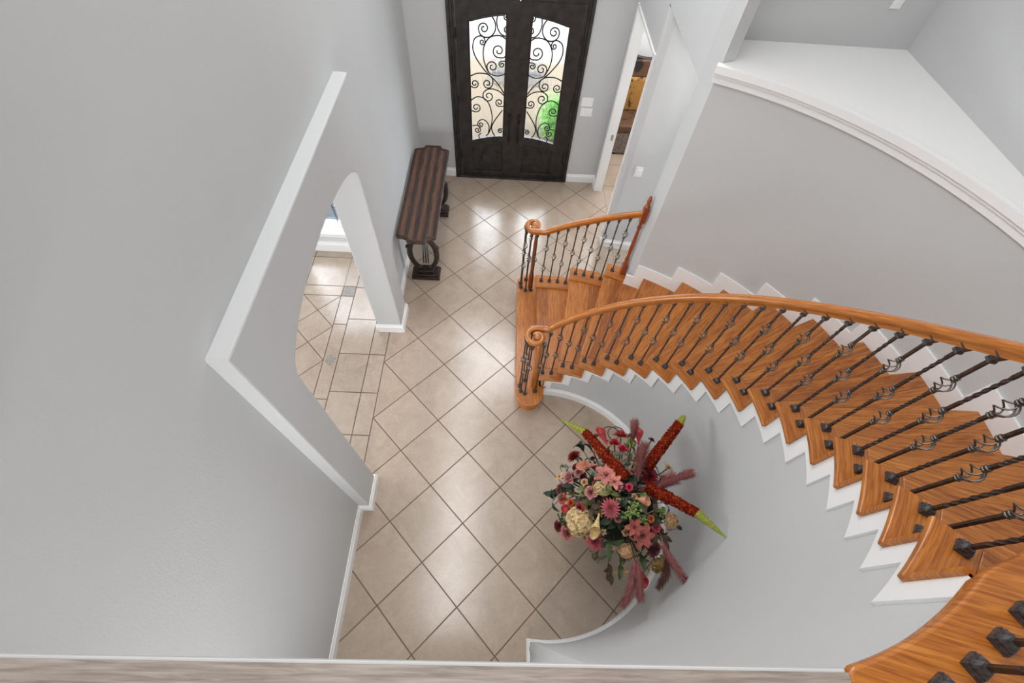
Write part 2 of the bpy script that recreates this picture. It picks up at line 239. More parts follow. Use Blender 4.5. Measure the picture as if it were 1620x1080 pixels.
# ------------------------------------------------------------------ floor tiles
def clip(poly, a, b, c):                     # keep a*x+b*y<=c
    out = []
    for i in range(len(poly)):
        p, q = poly[i], poly[(i + 1) % len(poly)]
        dp = a * p[0] + b * p[1] - c; dq = a * q[0] + b * q[1] - c
        if dp <= 0: out.append(p)
        if (dp < 0) != (dq < 0) and dp != dq:
            k = dp / (dp - dq); out.append((p[0] + (q[0] - p[0]) * k, p[1] + (q[1] - p[1]) * k))
    return out
def cliprect(poly, x0, x1, y0, y1):
    for a, b, c in ((-1, 0, -x0), (1, 0, x1), (0, -1, -y0), (0, 1, y1)):
        if len(poly) < 3: return []
        poly = clip(poly, a, b, c)
    return poly
G = .0105
fb = MB()
def area(p): return abs(sum(p[i][0] * p[(i + 1) % len(p)][1] - p[(i + 1) % len(p)][0] * p[i][1] for i in range(len(p)))) / 2
def put(mb, poly, z=0.0):
    if len(poly) >= 3 and area(poly) > .003:
        mb.add([(x, y, z) for x, y in poly], [tuple(range(len(poly)))])
r2 = 2 ** .5
for i in range(-16, 18):
    for j in range(-18, 16):
        q = []
        for a, b in ((0, 0), (0, 1), (1, 1), (1, 0)):
            ii = i + (G if a == 0 else 1 - G); jj = j + (G if b == 0 else 1 - G)
            q.append(((ii - jj) / r2, (-ii - jj) / r2))
        put(fb, cliprect(q, -.715 + G, 5.14, -8, 7.9))
def rect(mb, x0, x1, y0, y1):
    if x0 < -.9: y1 = min(y1, 4.2)
    if y1 - y0 > .05: put(mb, [(x0 + G, y0 + G), (x1 - G, y0 + G), (x1 - G, y1 - G), (x0 + G, y1 - G)])
for k in range(-8, 14):
    y0 = -.105 + k * 1.003
    if y0 < 6:
        rect(fb, -1.09, -.715, y0, y0 + 1.003); rect(fb, -1.80, -1.09, y0, min(y0 + 1.003, 8))
for y0, y1 in ((-4.4, -2.35), (-2.35, -.3), (-.3, .71 + 1.02), (1.73, 2.61)): rect(fb, -2.13, -1.80, y0, y1)
dk = MB()
rect(dk, -2.13, -1.80, 2.61, 2.93)
dk.add([(-2.125, .71, .002), (-1.965, .55, .002), (-1.805, .71, .002), (-1.965, .87, .002)], [(0, 1, 2, 3)])
for k in range(4): rect(fb, -2.13 - .0 - (k + 1) * 1.6, -2.13 - k * 1.6, 2.61, 2.93)
for k in range(6): rect(fb, -2.12 - (k + 1), -2.12 - k, 2.93, 3.92); rect(fb, -2.12 - (k + 1), -2.12 - k, 3.92, 4.9)
for k in range(2): rect(fb, -2.13 + k * .33, -1.80, 2.93, 3.92) if k == 0 else None
rect(fb, -2.13, -1.80, 3.92, 4.9)
d = .675
for i in range(-12, 14):
    for j in range(-12, 14):
        q = []
        for a, b in ((0, 0), (0, 1), (1, 1), (1, 0)):
            ii = (i + (G * 1.4 if a == 0 else 1 - G * 1.4)) * d; jj = (j + (G * 1.4 if b == 0 else 1 - G * 1.4)) * d
            q.append((-2.135 + (ii - jj) / r2, .70 + (-ii - jj) / r2))
        put(fb, cliprect(q, -8, -2.13 - G, -6, 2.61 - G))
for i in range(9):                            # straight-laid tile in the room through the side opening
    for j in range(9): rect(fb, 5.14 + i * .95, 5.14 + (i + 1) * .95, 2.0 + j * 1.1, 3.1 + j * 1.1)
fl = MB().box(-.99, 5.03, -9, 7.95, -.3, -.004).box(5.03, 10, -9, 11.0, -.3, -.004).box(-8, -.99, -6, 4.2, -.3, -.004)
floor = tag(fl.build('floor', GROUT, org=(0, 0, 0)), kind='structure')
ft = fb.build('floor_tiles', TILE, parent=floor)
dko = dk.build('accent_tile', DECO, parent=floor); dko['label'] = 'grey patterned accent tiles'

# ------------------------------------------------------------------ stair geometry constants
CX, CY = 2.9966, -2.3456
RISE = .38
def A(n): return 84.5 - 8.91 * (n - 3)       # inner nosing corner of tread n
def Rr(n): return A(n) - 3.3                 # riser below tread n
def P(r, a, z=None):
    a = radians(a); x, y = CX + r * cos(a), CY + r * sin(a)
    return (x, y) if z is None else (x, y, z)
def arc(r, a0, a1, step=1.5):
    n = max(1, int(abs(a1 - a0) / step + .5)); return [P(r, a0 + (a1 - a0) * k / n) for k in range(n + 1)]
def arcbox(mb, r0, r1, a0, a1, z0, z1, step=1.5):
    n = max(1, int(abs(a1 - a0) / step + .5)); vs = []; fs = []; uv = []
    for k in range(n + 1):
        a = a0 + (a1 - a0) * k / n
        for r, z in ((r0, z0), (r1, z0), (r1, z1), (r0, z1)):
            vs.append(P(r, a, z)); uv.append((radians(a) * r0, r + z))
    sgn = a1 < a0
    for k in range(n):
        for q in range(4):
            f = (k * 4 + q, k * 4 + (q + 1) % 4, (k + 1) * 4 + (q + 1) % 4, (k + 1) * 4 + q)
            fs.append(f if sgn else f[::-1])
    e0, e1 = (3, 2, 1, 0), tuple(n * 4 + q for q in range(4))
    fs += [e0, e1] if sgn else [e0[::-1], e1[::-1]]
    mb.add(vs, fs, uv)
ZT = 7.00                                    # upper floor level
ZC = 14.0                                    # ceiling

# ------------------------------------------------------------------ walls
def struct(mb, name, mat, **k): return tag(mb.build(name, mat, **k), kind='structure')
arch = [(1.6, 0)] + [(-.215 + 1.815 * cos(radians(t)), 4.5 + .56 * sin(radians(t))) for t in range(0, 181, 6)] + [(-2.03, 0)]
arch2 = [(1.66, 0)] + [(-.215 + 1.875 * cos(radians(t)), 4.5 + .62 * sin(radians(t))) for t in range(0, 181, 6)] + [(-2.09, 0)]
w = MB()
w.prism_x([(-2.6, 0)] + [(-2.6, 5.83), (2.25, 5.83), (2.25, 0)] + arch, -.985, -.39)
struct(w, 'wall_left_arch_panel', WALL, bevel=.012)
w = MB(); w.prism_x([(-9, 0), (-9, ZC), (7.66, ZC), (7.66, 0)] + arch2, -.99, -.59)
struct(w, 'wall_left', WALL)
w = MB().box(-.99, .42, 7.66, 8.1, 0, ZC).box(3.92, 5.03, 7.66, 8.1, 0, ZC).box(.42, 3.92, 7.66, 8.1, 5.25, ZC)
struct(w, 'wall_front', WALL)
w = MB()
w.prism_x([(5.06, 5.02), (7.26, 5.02), (7.26, 0), (7.67, 0), (7.67, ZC), (3.1, ZC), (3.1, 5.88), (5.06, 5.88)], 4.83, 5.03)
struct(w, 'wall_right', WALL)
w = MB(); w.prism([(5.03, 5.06), (4.83, 5.06), (4.83, 4.97), (4.845, 4.91), (4.89, 4.86), (4.96, 4.83), (10, 4.2), (10, 5.06)], 0, 5.9)
struct(w, 'wall_hall', WALLW)
w = MB(); w.box(5.03, 10, 2.9, 4.9, 5.9, 6.1); struct(w, 'ceiling_hall', CEIL)
w = MB()
arcbox(w, 4.87, 5.21, 66.9, -50, 0, 6.1, 1.5)
w.prism([P(4.87, 66.9), P(5.21, 66.9), (4.83, 2.53)], 0, 5.88)
struct(w, 'wall_stair_outer', WALL)
w = MB(); w.prism([P(4.87, 66.9), (5.09, 2.20), (5.09, 3.1), (4.83, 3.1), (4.83, 2.53)], 5.88, ZC)
w.box(5.09, 8.2, 2.88, 3.1, 5.9, ZC)
w.box(7.9, 8.2, -9, 2.88, 0, ZC)
struct(w, 'wall_upper_back', WALL)
w = MB().box(-.99, 8.2, -9.3, -9, 0, ZC); struct(w, 'wall_rear', WALL)
w = MB().box(-.99, 8.2, -9.3, 8.1, ZC, ZC + .3); struct(w, 'ceiling', CEIL)

# inner curved wall under the flight
def U(a):                                    # underside of the tread over angle a
    n = 1
    while n < 18 and a < Rr(n + 1): n += 1
    return RISE * n - .05
w = MB(); br = [91.0] + [Rr(n) for n in range(3, 19)]
for k in range(len(br) - 1): arcbox(w, 2.40, 2.52, br[k], br[k + 1], 0, RISE * (k + 2) - .05)
arcbox(w, 2.40, 2.52, Rr(18), -97.1, 0, ZT - .15)
w.box(2.70, 2.86, -8.9, CY + 2.40 * sin(radians(-97.1)), 0, ZT - .15)
struct(w, 'wall_stair_inner', WALL, bevel=.0)

# side room beyond the arch
w = MB()
w.box(-8.2, -8.0, -6.2, 4.7, 0, 5.6)
for b in ((-8, -3.9, 0, 5.6), (-1.7, -.99, 0, 5.6), (-3.9, -1.7, 0, .62), (-3.9, -1.7, 4.6, 5.6)): w.box(b[0], b[1], 4.18, 4.72, b[2], b[3])
w.box(-8, -.99, -6.2, -6.0, 0, 5.6)
struct(w, 'wall_side_room', WALLW)
w = MB().box(-8.2, -.99, -6.2, 4.72, 5.6, 5.8); struct(w, 'ceiling_side_room', CEIL)
win = thing('window_1', (-2.8, 4.5, .56), kind='structure')
w = MB().box(-3.95, -1.65, 4.13, 4.50, .62, .66); w.build('window_sill', WHITE, parent=win, bevel=.004)
w = MB().box(-3.95, -1.65, 4.15, 4.18, .53, .62); w.build('window_apron', WHITE, parent=win)
w = MB().box(-3.9, -1.7, 4.42, 4.50, .66, .78).box(-3.9, -3.78, 4.42, 4.50, .78, 4.6).box(-1.82, -1.7, 4.42, 4.50, .78, 4.6).box(-3.9, -1.7, 4.42, 4.50, 4.5, 4.6).box(-2.83, -2.75, 4.42, 4.50, .78, 4.5)
w.build('window_frame', WHITE, parent=win)
w = MB()
for z in (1.30, 2.2, 3.1): w.box(-3.78, -1.82, 4.445, 4.465, z, z + .03)
for x in (-3.3, -2.42): w.box(x, x + .03, 4.445, 4.465, .78, 4.5)
w.build('glazing_bars', GREYIRON, parent=win)
MB().box(-3.8, -1.8, 4.452, 4.458, .78, 4.5).build('window_pane', CLEAR, parent=win)

# room beyond the side opening
w = MB().box(5.03, 10.2, 11.0, 11.2, 0, 5.9).box(10, 10.2, 4.2, 11.2, 0, 5.9).box(4.83, 5.03, 8.1, 11.2, 0, 5.9).box(8.2, 10.2, 2.9, 3.1, 0, 5.9)
struct(w, 'wall_far_room', WALLW)
w = MB().box(5.03, 10.2, 4.9, 11.2, 5.9, 6.1); struct(w, 'ceiling_far_room', CEIL)

# opening casing
w = MB().box(4.80, 5.06, 7.215, 7.262, 0, 5.06).box(4.80, 5.06, 5.05, 5.10, 0, 5.06).box(4.80, 5.06, 5.05, 7.262, 4.99, 5.06)
w.box(4.795, 4.832, 4.99, 5.06, 0, 5.08).box(4.795, 4.832, 7.255, 7.33, 0, 5.08)
struct(w, 'trim_1', WHITE, bevel=.003)
tag(MB().box(4.93, 4.985, 7.195, 7.216, 1.78, 1.95).build('strike_plate', STEEL, bevel=.001), 'small steel latch plate on the white jamb of the side opening', 'latch plate')

# ------------------------------------------------------------------ baseboards
def bb(path, name, h=.27, th=.045):
    prof = [(0, 0), (th, 0), (th, h * .72), (th * .75, h * .80), (th * .5, h * .88), (th * .35, h), (0, h)]
    mb = MB(); n = len(path); m = len(prof); vs = []; 
    for i in range(n):
        p = Vector(path[i]); d0 = (p - Vector(path[i - 1])).normalized() if i else None; d1 = (Vector(path[i + 1]) - p).normalized() if i < n - 1 else None
        if d0 is None: d0 = d1
        if d1 is None: d1 = d0
        n0 = Vector((d0.y, -d0.x)); n1 = Vector((d1.y, -d1.x)); nn = (n0 + n1).normalized(); k = 1 / max(.35, nn.dot(n0))
        for a, z in prof: q = p + nn * a * k; vs.append((q.x, q.y, z))
    fs = [(i * m + k, (i + 1) * m + k, (i + 1) * m + (k + 1) % m, i * m + (k + 1) % m) for i in range(n - 1) for k in range(m)]
    fs += [tuple(range(m)), tuple((n - 1) * m + k for k in range(m - 1, -1, -1))]
    mb.add(vs, fs); return struct(mb, name, WHITE)
# room side lies to the right of the direction of travel
bb([(-.59, -9), (-.59, -2.6), (-.39, -2.6), (-.39, -2.03), (-.99, -2.03)], 'baseboard_left_near')
bb([(-.99, 1.6), (-.39, 1.6), (-.39, 2.25), (-.59, 2.25), (-.59, 7.66), (.41, 7.66)], 'baseboard_left_far')
bb([(3.93, 7.66), (4.83, 7.66), (4.83, 7.30)], 'baseboard_front')
bb([(4.83, 5.0), (4.83, 4.97), (4.845, 4.91), (4.89, 4.86), (4.96, 4.83), (7.5, 4.51)], 'baseboard_hall')
bb([(-8, 4.18), (-.99, 4.18)], 'baseboard_side_room', h=.34)
bb([(-.99, 4.18), (-.99, 1.6)], 'baseboard_side_room_return', h=.34)
bb(arc(2.40, 89, -97.1, 2) + [(2.70, -8.5)], 'baseboard_stair_curve', h=.26)

# upper ledge on the curved wall
w = MB()
ring = arc(4.87, 67.2, -2, 1.5)
w.prism([(5.09, 2.9), (5.09, 2.2)] + ring + [(7.95, CY), (7.95, 2.9)], 6.16, 6.30)
arcbox(w, 4.83, 4.872, 67.3, -2, 6.05, 6.15, 1.5)
arcbox(w, 4.80, 4.872, 67.4, -2, 6.15, 6.20, 1.5)
arcbox(w, 4.765, 4.872, 67.5, -2, 6.20, 6.30, 1.5)
struct(w, 'trim_2', WHITE)
# ------------------------------------------------------------------ staircase
st = thing('staircase', (4.4, -.3, 0), 'curved oak staircase with white skirt boards sweeping up to the right', 'staircase')
def uv_rad(c): return lambda x, y, z: (hypot(x - CX, y - CY), radians(c - math.degrees(atan2(y - CY, x - CX))) * 3.6 + z * .6)
def uv_tan(x, y, z): return (atan2(y - CY, x - CX) * 2.6, hypot(x - CX, y - CY) + z * .3)
def tread_poly(n, ri, ro, back):
    fi, fo = A(n), A(n) - 2.6 * (ro - 2.336) / 2.53
    if n <= 4: fo = A(n) - 1.9 * (ro - 2.336) / 2.9
    f_in = A(n) + (fo - A(n)) * (ri - 2.336) / max(.01, ro - 2.336) if ri > 2.34 else fi
    return arc(ri, back, f_in, 1.5) + arc(ro, fo, back, 1.5)
def add_bevel(o, wd): 
    b = o.modifiers.new('bevel', 'BEVEL'); b.width = wd; b.segments = 3; b.limit_method = 'ANGLE'; b.angle_limit = radians(40)
# step 1: long starting step with two rounded ends
def stadium(cx, r, y0, y1, xb):
    pl = [(cx + r * cos(radians(t)), y0 + r * sin(radians(t))) for t in range(360, 179, -10)]
    pl += [(cx + r * cos(radians(t)), y1 + r * sin(radians(t))) for t in range(180, -1, -10)]
    pl = pl[::-1]
    return pl
pl = stadium(2.70, .31, -.15, 2.98, 3.0)
m = MB().prism(pl, RISE - .06, RISE, lambda x, y, z: (y, x + z)); m.box(2.9, 3.08, .02, 2.95, RISE - .06, RISE, 'y')
o = m.build('starting_tread', OAKB, parent=st); add_bevel(o, .008)
m = MB().prism(stadium(2.70, .25, -.15, 2.98, 3.0), 0, RISE - .06, lambda x, y, z: (y, x + z))
m.build('starting_riser', OAKB, parent=st)
for n in range(2, 18):
    z = RISE * n; ro = 4.90 if n <= 4 else 4.875; back = Rr(n + 1) - .45
    m = MB().prism(tread_poly(n, 2.336 + .30, ro, back), z - .05, z, uv_rad(A(n) - 6))
    o = m.build('tread', OAK, parent=st); add_bevel(o, .006)
    m = MB().prism(tread_poly(n, 2.336, 2.336 + .30, back), z - .05, z + .002, uv_tan)
    o = m.build('tread_return', OAKB, parent=st); add_bevel(o, .007)
    if n <= 4:
        b2 = back if n < 4 else 68.6
        m = MB().prism(arc(4.88, b2, A(n) - 1.5, 1.5) + arc(5.27, A(n) - 1.7, b2, 1.5), z - .05, z + .045, uv_tan)
        o = m.build('tread_return', OAKB, parent=st); add_bevel(o, .006)
for n in range(2, 19):
    a = Rr(n); ro = 5.2 if n <= 4 else 4.87
    m = MB(); d0 = radians(a); tx, ty = sin(d0) * .02, -cos(d0) * .02
    p0, p1 = P(2.35, a), P(ro, a)
    q = [(p0[0] - tx, p0[1] - ty), (p1[0] - tx, p1[1] - ty), (p1[0] + tx, p1[1] + ty), (p0[0] + tx, p0[1] + ty)][::-1]
    m.prism(q, RISE * (n - 1), RISE * n - .05 + (.06 if n == 18 else 0), lambda x, y, z: (hypot(x - CX, y - CY), z))
    m.build('riser', OAKB, parent=st)
# inner zig-zag skirt on the curved wall
def step_bands(f_lo, f_hi, cuts, mb, r0, r1):
    cuts = sorted(set(cuts), reverse=True)
    for k in range(len(cuts) - 1):
        a0, a1 = cuts[k], cuts[k + 1]; mid = (a0 + a1) / 2; z0, z1 = f_lo(mid), f_hi(mid)
        if z1 - z0 > .005 and a0 - a1 > .05: arcbox(mb, r0, r1, a0, a1, z0, z1, 1.5)
hi = lambda a: U(a) if a > Rr(18) else ZT - .15
lo = lambda a: max(0, hi(a + 4.6) - .12) if a + 4.6 < 90.4 else 0
m = MB(); step_bands(lo, hi, [90.4, 85.8] + [Rr(n) for n in range(3, 19)] + [Rr(n) - 4.6 for n in range(3, 19)], m, 2.378, 2.41)
# close the last band under the landing
m.build('inner_skirt_board', WHITE, parent=st)
def T(a):
    n = 1
    while n < 18 and a < Rr(n + 1): n += 1
    return RISE * n
m = MB(); step_bands(lambda a: T(a) - .02, lambda a: T(a - 3.3) + .30, [68.6] + [Rr(n) for n in range(5, 19)] + [Rr(n) + 3.3 for n in range(5, 19)] , m, 4.835, 4.875)
m.build('outer_skirt_board', WHITE, parent=st)
m = MB()                                       # outer string of the open lower steps
for n in range(2, 5):
    arcbox(m, 5.14, 5.2, Rr(n) - .3, Rr(n + 1) if n < 4 else 69.0, 0, RISE * n - .05)
m.build('outer_string', WHITE, parent=st)

# landing
m = MB()
land = arc(2.348, -76.0, -54, 1.5) + [P(2.375, -51.5), P(2.42, -49.0), P(2.465, -46.3), P(4.86, -45.5), (7.9, -6.0), (7.9, -9), (3.53, -9), (3.53, -4.649)]
land0 = [(x + (x - CX) * .012, y + (y - CY) * .012) for x, y in land]
m.prism(land0, ZT - .15, ZT - .06, lambda x, y, z: (x, y + z))
m.prism(land, ZT - .06, ZT, lambda x, y, z: (x * .97 - y * .25 + z, y * .97 + x * .25))
lo_ = tag(m.build('floor_landing', OAKB), kind='structure'); add_bevel(lo_, .008)
m = MB().box(-.59, 3.53, -9, -4.649, ZT - .30, ZT, 'x'); tag(m.build('floor_upper', WTILE), kind='structure')
m = MB().box(-.59, 3.53, -4.66, -4.637, ZT - .10, ZT - .02); tag(m.build('trim_3', WALL, bevel=.002), kind='structure')

# ------------------------------------------------------------------ balusters and handrails
def mk_bal(H, kind, rail_slope=0):
    """one iron baluster standing on the origin, H tall (tiles); returns list of (name, MB, mat)"""
    tops = [H - .82] if kind == 1 else [H - 1.12, H - .46]
    bl = .17
    bar = MB(); hw = .0118
    zs = []; solid = []; z = 0
    for t in tops: solid.append((z, t - bl / 2)); z = t + bl / 2
    solid.append((z, H))
    for k, (a, b) in enumerate(solid):
        tw = (kind == 1) or (k == 1)
        if kind == 2 and k != 1: tw = False
        L = b - a; t0, t1 = a + L * .22, b - L * .22; nn = 26
        if not tw: bar.box(-hw, hw, -hw, hw, a, b)
        else:
            vs = []; fs = []
            zz = [a] + [t0 + (t1 - t0) * i / nn for i in range(nn + 1)] + [b]
            for i, q in enumerate(zz):
                an = 0 if i == 0 else (pi * 3 if i == len(zz) - 1 else pi * 3 * (i - 1) / nn)
                for c in range(4):
                    w_ = an + pi / 4 + c * pi / 2; vs.append((hw * 1.41 * cos(w_), hw * 1.41 * sin(w_), q))
            for i in range(len(zz) - 1):
                for c in range(4): fs.append((i * 4 + c, i * 4 + (c + 1) % 4, i * 4 + 4 + (c + 1) % 4, i * 4 + 4 + c))
            bar.add(vs, fs)
    out = [('baluster', bar, IRON)]
    for t in tops:
        b = MB()
        for c in range(4):
            path = []
            for i in range(11):
                f = i / 10; r = .006 + .052 * sin(pi * f) ** .85; an = c * pi / 2 + f * pi * 1.1
                path.append((r * cos(an), r * sin(an), t - bl / 2 + bl * f))
            b.tube(path, .0065, 5)
        for zz in (t - bl / 2 - .03, t + bl / 2 + .03, t - bl / 2 - .005, t + bl / 2 + .005):
            b.lathe([(.017, zz - .010), (.026, zz - .005), (.026, zz + .005), (.017, zz + .010)], seg=8)
        out.append(('basket', b, IRONB))
    s = MB(); q = .042
    s.box(-q, q, -q, q, 0, .03); q = .036
    s.box(-q, q, -q, q, .03, .05); q = .032
    s.add([(-q, -q, .05), (q, -q, .05), (q, q, .05), (-q, q, .05), (-.022, -.022, .075), (.022, -.022, .075), (.022, .022, .075), (-.022, .022, .075)],
          [(0, 1, 5, 4), (1, 2, 6, 5), (2, 3, 7, 6), (3, 0, 4, 7), (4, 5, 6, 7)])
    out.append(('base_shoe', s, SHOE))
    s = MB(); q = .040
    s.box(-.026, .026, -.026, .026, H - .085, H - .06)
    s.add([(-.02, -.02, H - .062), (.02, -.02, H - .062), (.02, .02, H - .062), (-.02, .02, H - .062), (-q, -q, H + .015), (q, -q, H + .015), (q, q, H + .015), (-q, q, H + .015)],
          [(3, 2, 1, 0), (0, 1, 5, 4), (1, 2, 6, 5), (2, 3, 7, 6), (3, 0, 4, 7), (4, 5, 6, 7)])
    out.append(('top_collar', s, SHOE))
    return out
CACHE = {}
def baluster(parent, x, y, z, H, kind, ang):
    key = (round(H, 3), kind)
    if key not in CACHE:
        CACHE[key] = []
        for nm, mb, mt in mk_bal(H, kind):
            o = mb.build(nm, mt, org=(0, 0, 0), smooth=(nm == 'basket')); CACHE[key].append(o)
        for o in CACHE[key][1:]: o.parent = CACHE[key][0]
        objs = CACHE[key]
    else:
        src = CACHE[key]; objs = [q.copy() for q in src]
        for q in objs: C.objects.link(q)
        for q in objs[1:]: q.parent = objs[0]
    b = objs[0]; b.parent = parent; po = Vector(parent['_o'])
    b.location = (Vector((x, y, z)) - po) * S; b.rotation_euler = (0, 0, radians(ang))

def railz(a): return 1.72 + .38 * (3 + (84.5 - a) / 8.91)
RP = [(-.055, -.03), (-.062, 0), (-.058, .03), (-.04, .052), (0, .06), (.04, .052), (.058, .03), (.062, 0), (.055, -.03), (.042, -.045), (.04, -.085), (-.04, -.085), (-.042, -.045)]
HR = .115                                       # underside of the rail below its top line
def volute_path(c, start, sgn, z, turns=1.15, r1=.06):
    v = Vector(start) - Vector(c); a0 = atan2(v.y, v.x); R0 = v.length; out = []
    for k in range(1, 37):
        t = k / 36; a = a0 + sgn * t * turns * 2 * pi; r = R0 + (r1 - R0) * t ** 1.15
        out.append((c[0] + r * cos(a), c[1] + r * sin(a), z))
    return out
def volute_cap(mb, c, z, r=.10):
    mb.lathe([(.05, z - .085), (r * .8, z - .085), (r, z - .03), (r * 1.05, z), (r, z + .03), (r * .7, z + .055), (.01, z + .06)], c, 20)

# inner railing
ri = thing('stair_railing', (2.7, .02, RISE), 'long curved oak handrail with iron balusters on the inner side of the stairs', 'stair railing', 'oak and iron stair railings')
zv = 2.50
cin = (2.665, -.005)
path = []
for k in range(0, 97):
    a = -78 + (170 - 0) * k / 96 * (168.5 / 170)
    if a > 90.5: break
    z = railz(a)
    if a < -44: z = min(z, railz(-44) + (-44 - a) * .028)
    if a > 84: z = max(z, zv + (railz(84) - zv) * max(0, (90.5 - a)) / 6.5)
    path.append((*P(2.525, a), z - .06))
endp = (2.68, .188)
path += [(2.90, .186, zv - .06), (2.78, .182, zv - .06), (*endp, zv - .06)]; npv = len(path)
path += volute_path(cin, endp, 1, zv - .06)
m = MB().sweep(path, RP, sc=[.88] * npv + [.88 - .28 * (k / 36) for k in range(1, 37)]); volute_cap(m, (cin[0] + .02, cin[1]), zv - .06, .075)
m.build('handrail', OAKR, parent=ri, smooth=True, auto=50)
def newel_mb(x, y, z0, z1, small=False):
    q = MB(); w_ = .055
    q.box(x - w_, x + w_, y - w_, y + w_, z0, z0 + .42, 'z')
    pr = [(.054, z0 + .42), (.06, z0 + .46), (.045, z0 + .50), (.053, z0 + .54), (.04, z0 + .60), (.05, z0 + .75), (.048, z0 + .95), (.045, z1 - .45), (.036, z1 - .12), (.05, z1 - .08), (.036, z1 - .05), (.045, z1)]
    q.lathe(pr, (x, y), 14); return q
newel_mb(2.79, .08, RISE, zv - .15).build('newel_post', OAKR, parent=ri, smooth=True, auto=40)
for n in range(2, 18):
    for off, kd in ((2.4, 1), (6.8, 2)):
        if n == 17 and kd == 2: continue
        a = A(n) - off; H = railz(a) - RISE * n - .06 - .085
        if n == 2 and off < 3: H = 1.56
        baluster(ri, *P(2.525, a), RISE * n, round(H, 2), kd, a)
for (x, y), kd in zip(((2.44, .03), (2.477, -.121), (2.595, -.16), (2.584, .21), (2.83, -.10)), (1, 2, 1, 2, 1)):
    dx, dy = x - cin[0], y - cin[1]; k = min(1, .185 / hypot(dx, dy)); baluster(ri, cin[0] + dx * k, cin[1] + dy * k, RISE, 1.97, kd, 20)
for k, (x, y) in enumerate((P(2.53, -55), P(2.53, -59.5), P(2.53, -64), P(2.525, -68.6))):
    baluster(ri, x, y, ZT, 1.84, 1 + k % 2, -60)

# outer railing
ro_ = thing('stair_railing', (2.73, 2.9, RISE), 'short oak handrail with iron balusters on the door side of the lowest steps', 'stair railing', 'oak and iron stair railings')
cout = (2.655, 2.925)
path = []
for k in range(0, 25):
    a = 69.9 + (90.0 - 69.9) * k / 24; z = railz(a) - .08
    if a > 84: z = max(z, zv - .02 + (railz(84) - .08 - zv) * (90 - a) / 6)
    path.append((*P(5.085, a), z - .06))
e2 = (2.675, 2.748)
path += [(2.88, 2.738, zv - .07), (2.79, 2.742, zv - .07), (*e2, zv - .07)]; npv = len(path); path += volute_path(cout, e2, -1, zv - .07)
m = MB().sweep(path, RP, sc=[.88] * npv + [.88 - .28 * (k / 36) for k in range(1, 37)]); volute_cap(m, (cout[0] + .02, cout[1]), zv - .07, .075); m.build('handrail', OAKR, parent=ro_, smooth=True, auto=50)
newel_mb(2.73, 2.90, RISE, zv - .16).build('newel_post', NEWEL, parent=ro_, smooth=True, auto=40)
for n, s0, cnt in ((2, 90.3, 4), (3, 81.4, 4), (4, 72.3, 1)):
    for k in range(cnt):
        a = s0 - 2.27 * k; H = railz(a) - .08 - RISE * n - .045 - .145
        baluster(ro_, *P(5.085, a), RISE * n + .045, round(H, 2), 2 - (k % 2) if n != 3 else 1 + (k + 1) % 2, a)
for (x, y), kd in zip(((2.455, 2.978), (2.479, 2.834), (2.603, 2.734), (2.614, 3.165), (2.772, 2.707)), (1, 2, 1, 2, 1)):
    dx, dy = x - cout[0], y - cout[1]; k = min(1, .18 / hypot(dx, dy)); baluster(ro_, cout[0] + dx * k, cout[1] + dy * k, RISE, 1.96, kd, 20)
# tall turned newel against the wall end
x, y, z0 = 4.758, 2.426, RISE * 4 + .045
q = MB(); q.box(x - .055, x + .055, y - .055, y + .055, z0, z0 + .30, 'z')
q.lathe([(.052, z0 + .30), (.064, z0 + .34), (.04, z0 + .40), (.056, z0 + .47), (.034, z0 + .56), (.046, z0 + .8), (.042, z0 + 1.1), (.030, z0 + 1.35), (.052, z0 + 1.42), (.034, z0 + 1.48), (.054, z0 + 1.56)], (x, y), 14)
q.box(x - .052, x + .052, y - .052, y + .052, z0 + 1.56, z0 + 1.92, 'z')
q.lathe([(.05, z0 + 1.92), (.062, z0 + 1.95), (.036, z0 + 1.99), (.04, z0 + 2.05), (.045, z0 + 2.10), (.028, z0 + 2.18), (.004, z0 + 2.21)], (x, y), 14)
q.build('newel_post', NEWEL, parent=ro_, smooth=True, auto=40)

# ------------------------------------------------------------------ front door
XC = 2.165
dr = thing('door_1', (XC, 7.66, 0), kind='structure')
dr['label'] = 'dark iron double door with scrollwork over textured glass'
w = MB()
for k, (a, b, y) in enumerate(((.42, .50, 7.60), (.50, .56, 7.64), (.56, .615, 7.67))):
    for sx in (1, -1):
        x0, x1 = XC + sx * (XC - a), XC + sx * (XC - b); x0, x1 = min(x0, x1), max(x0, x1)
        w.box(x0, x1, y, 7.95, 0, 5.25 - (a - .42))
    w.box(a, 2 * XC - a, y, 7.95, 5.25 - (b - .42), 5.25 - (a - .42))
w.box(.615, 2 * XC - .615, 7.68, 7.95, 4.84, 5.06)
w.build('door_frame', DOORM, parent=dr, bevel=.004)
MB().box(.42, 2 * XC - .42, 7.56, 7.95, 0, .045).build('threshold', DOORM, parent=dr, bevel=.003)
def gtop(x): return 4.56 - .21 * ((x - XC) / 1.25) ** 2
def gbot(x): return 1.44 - .21 * ((x - XC) / 1.25) ** 2
YG = 7.70
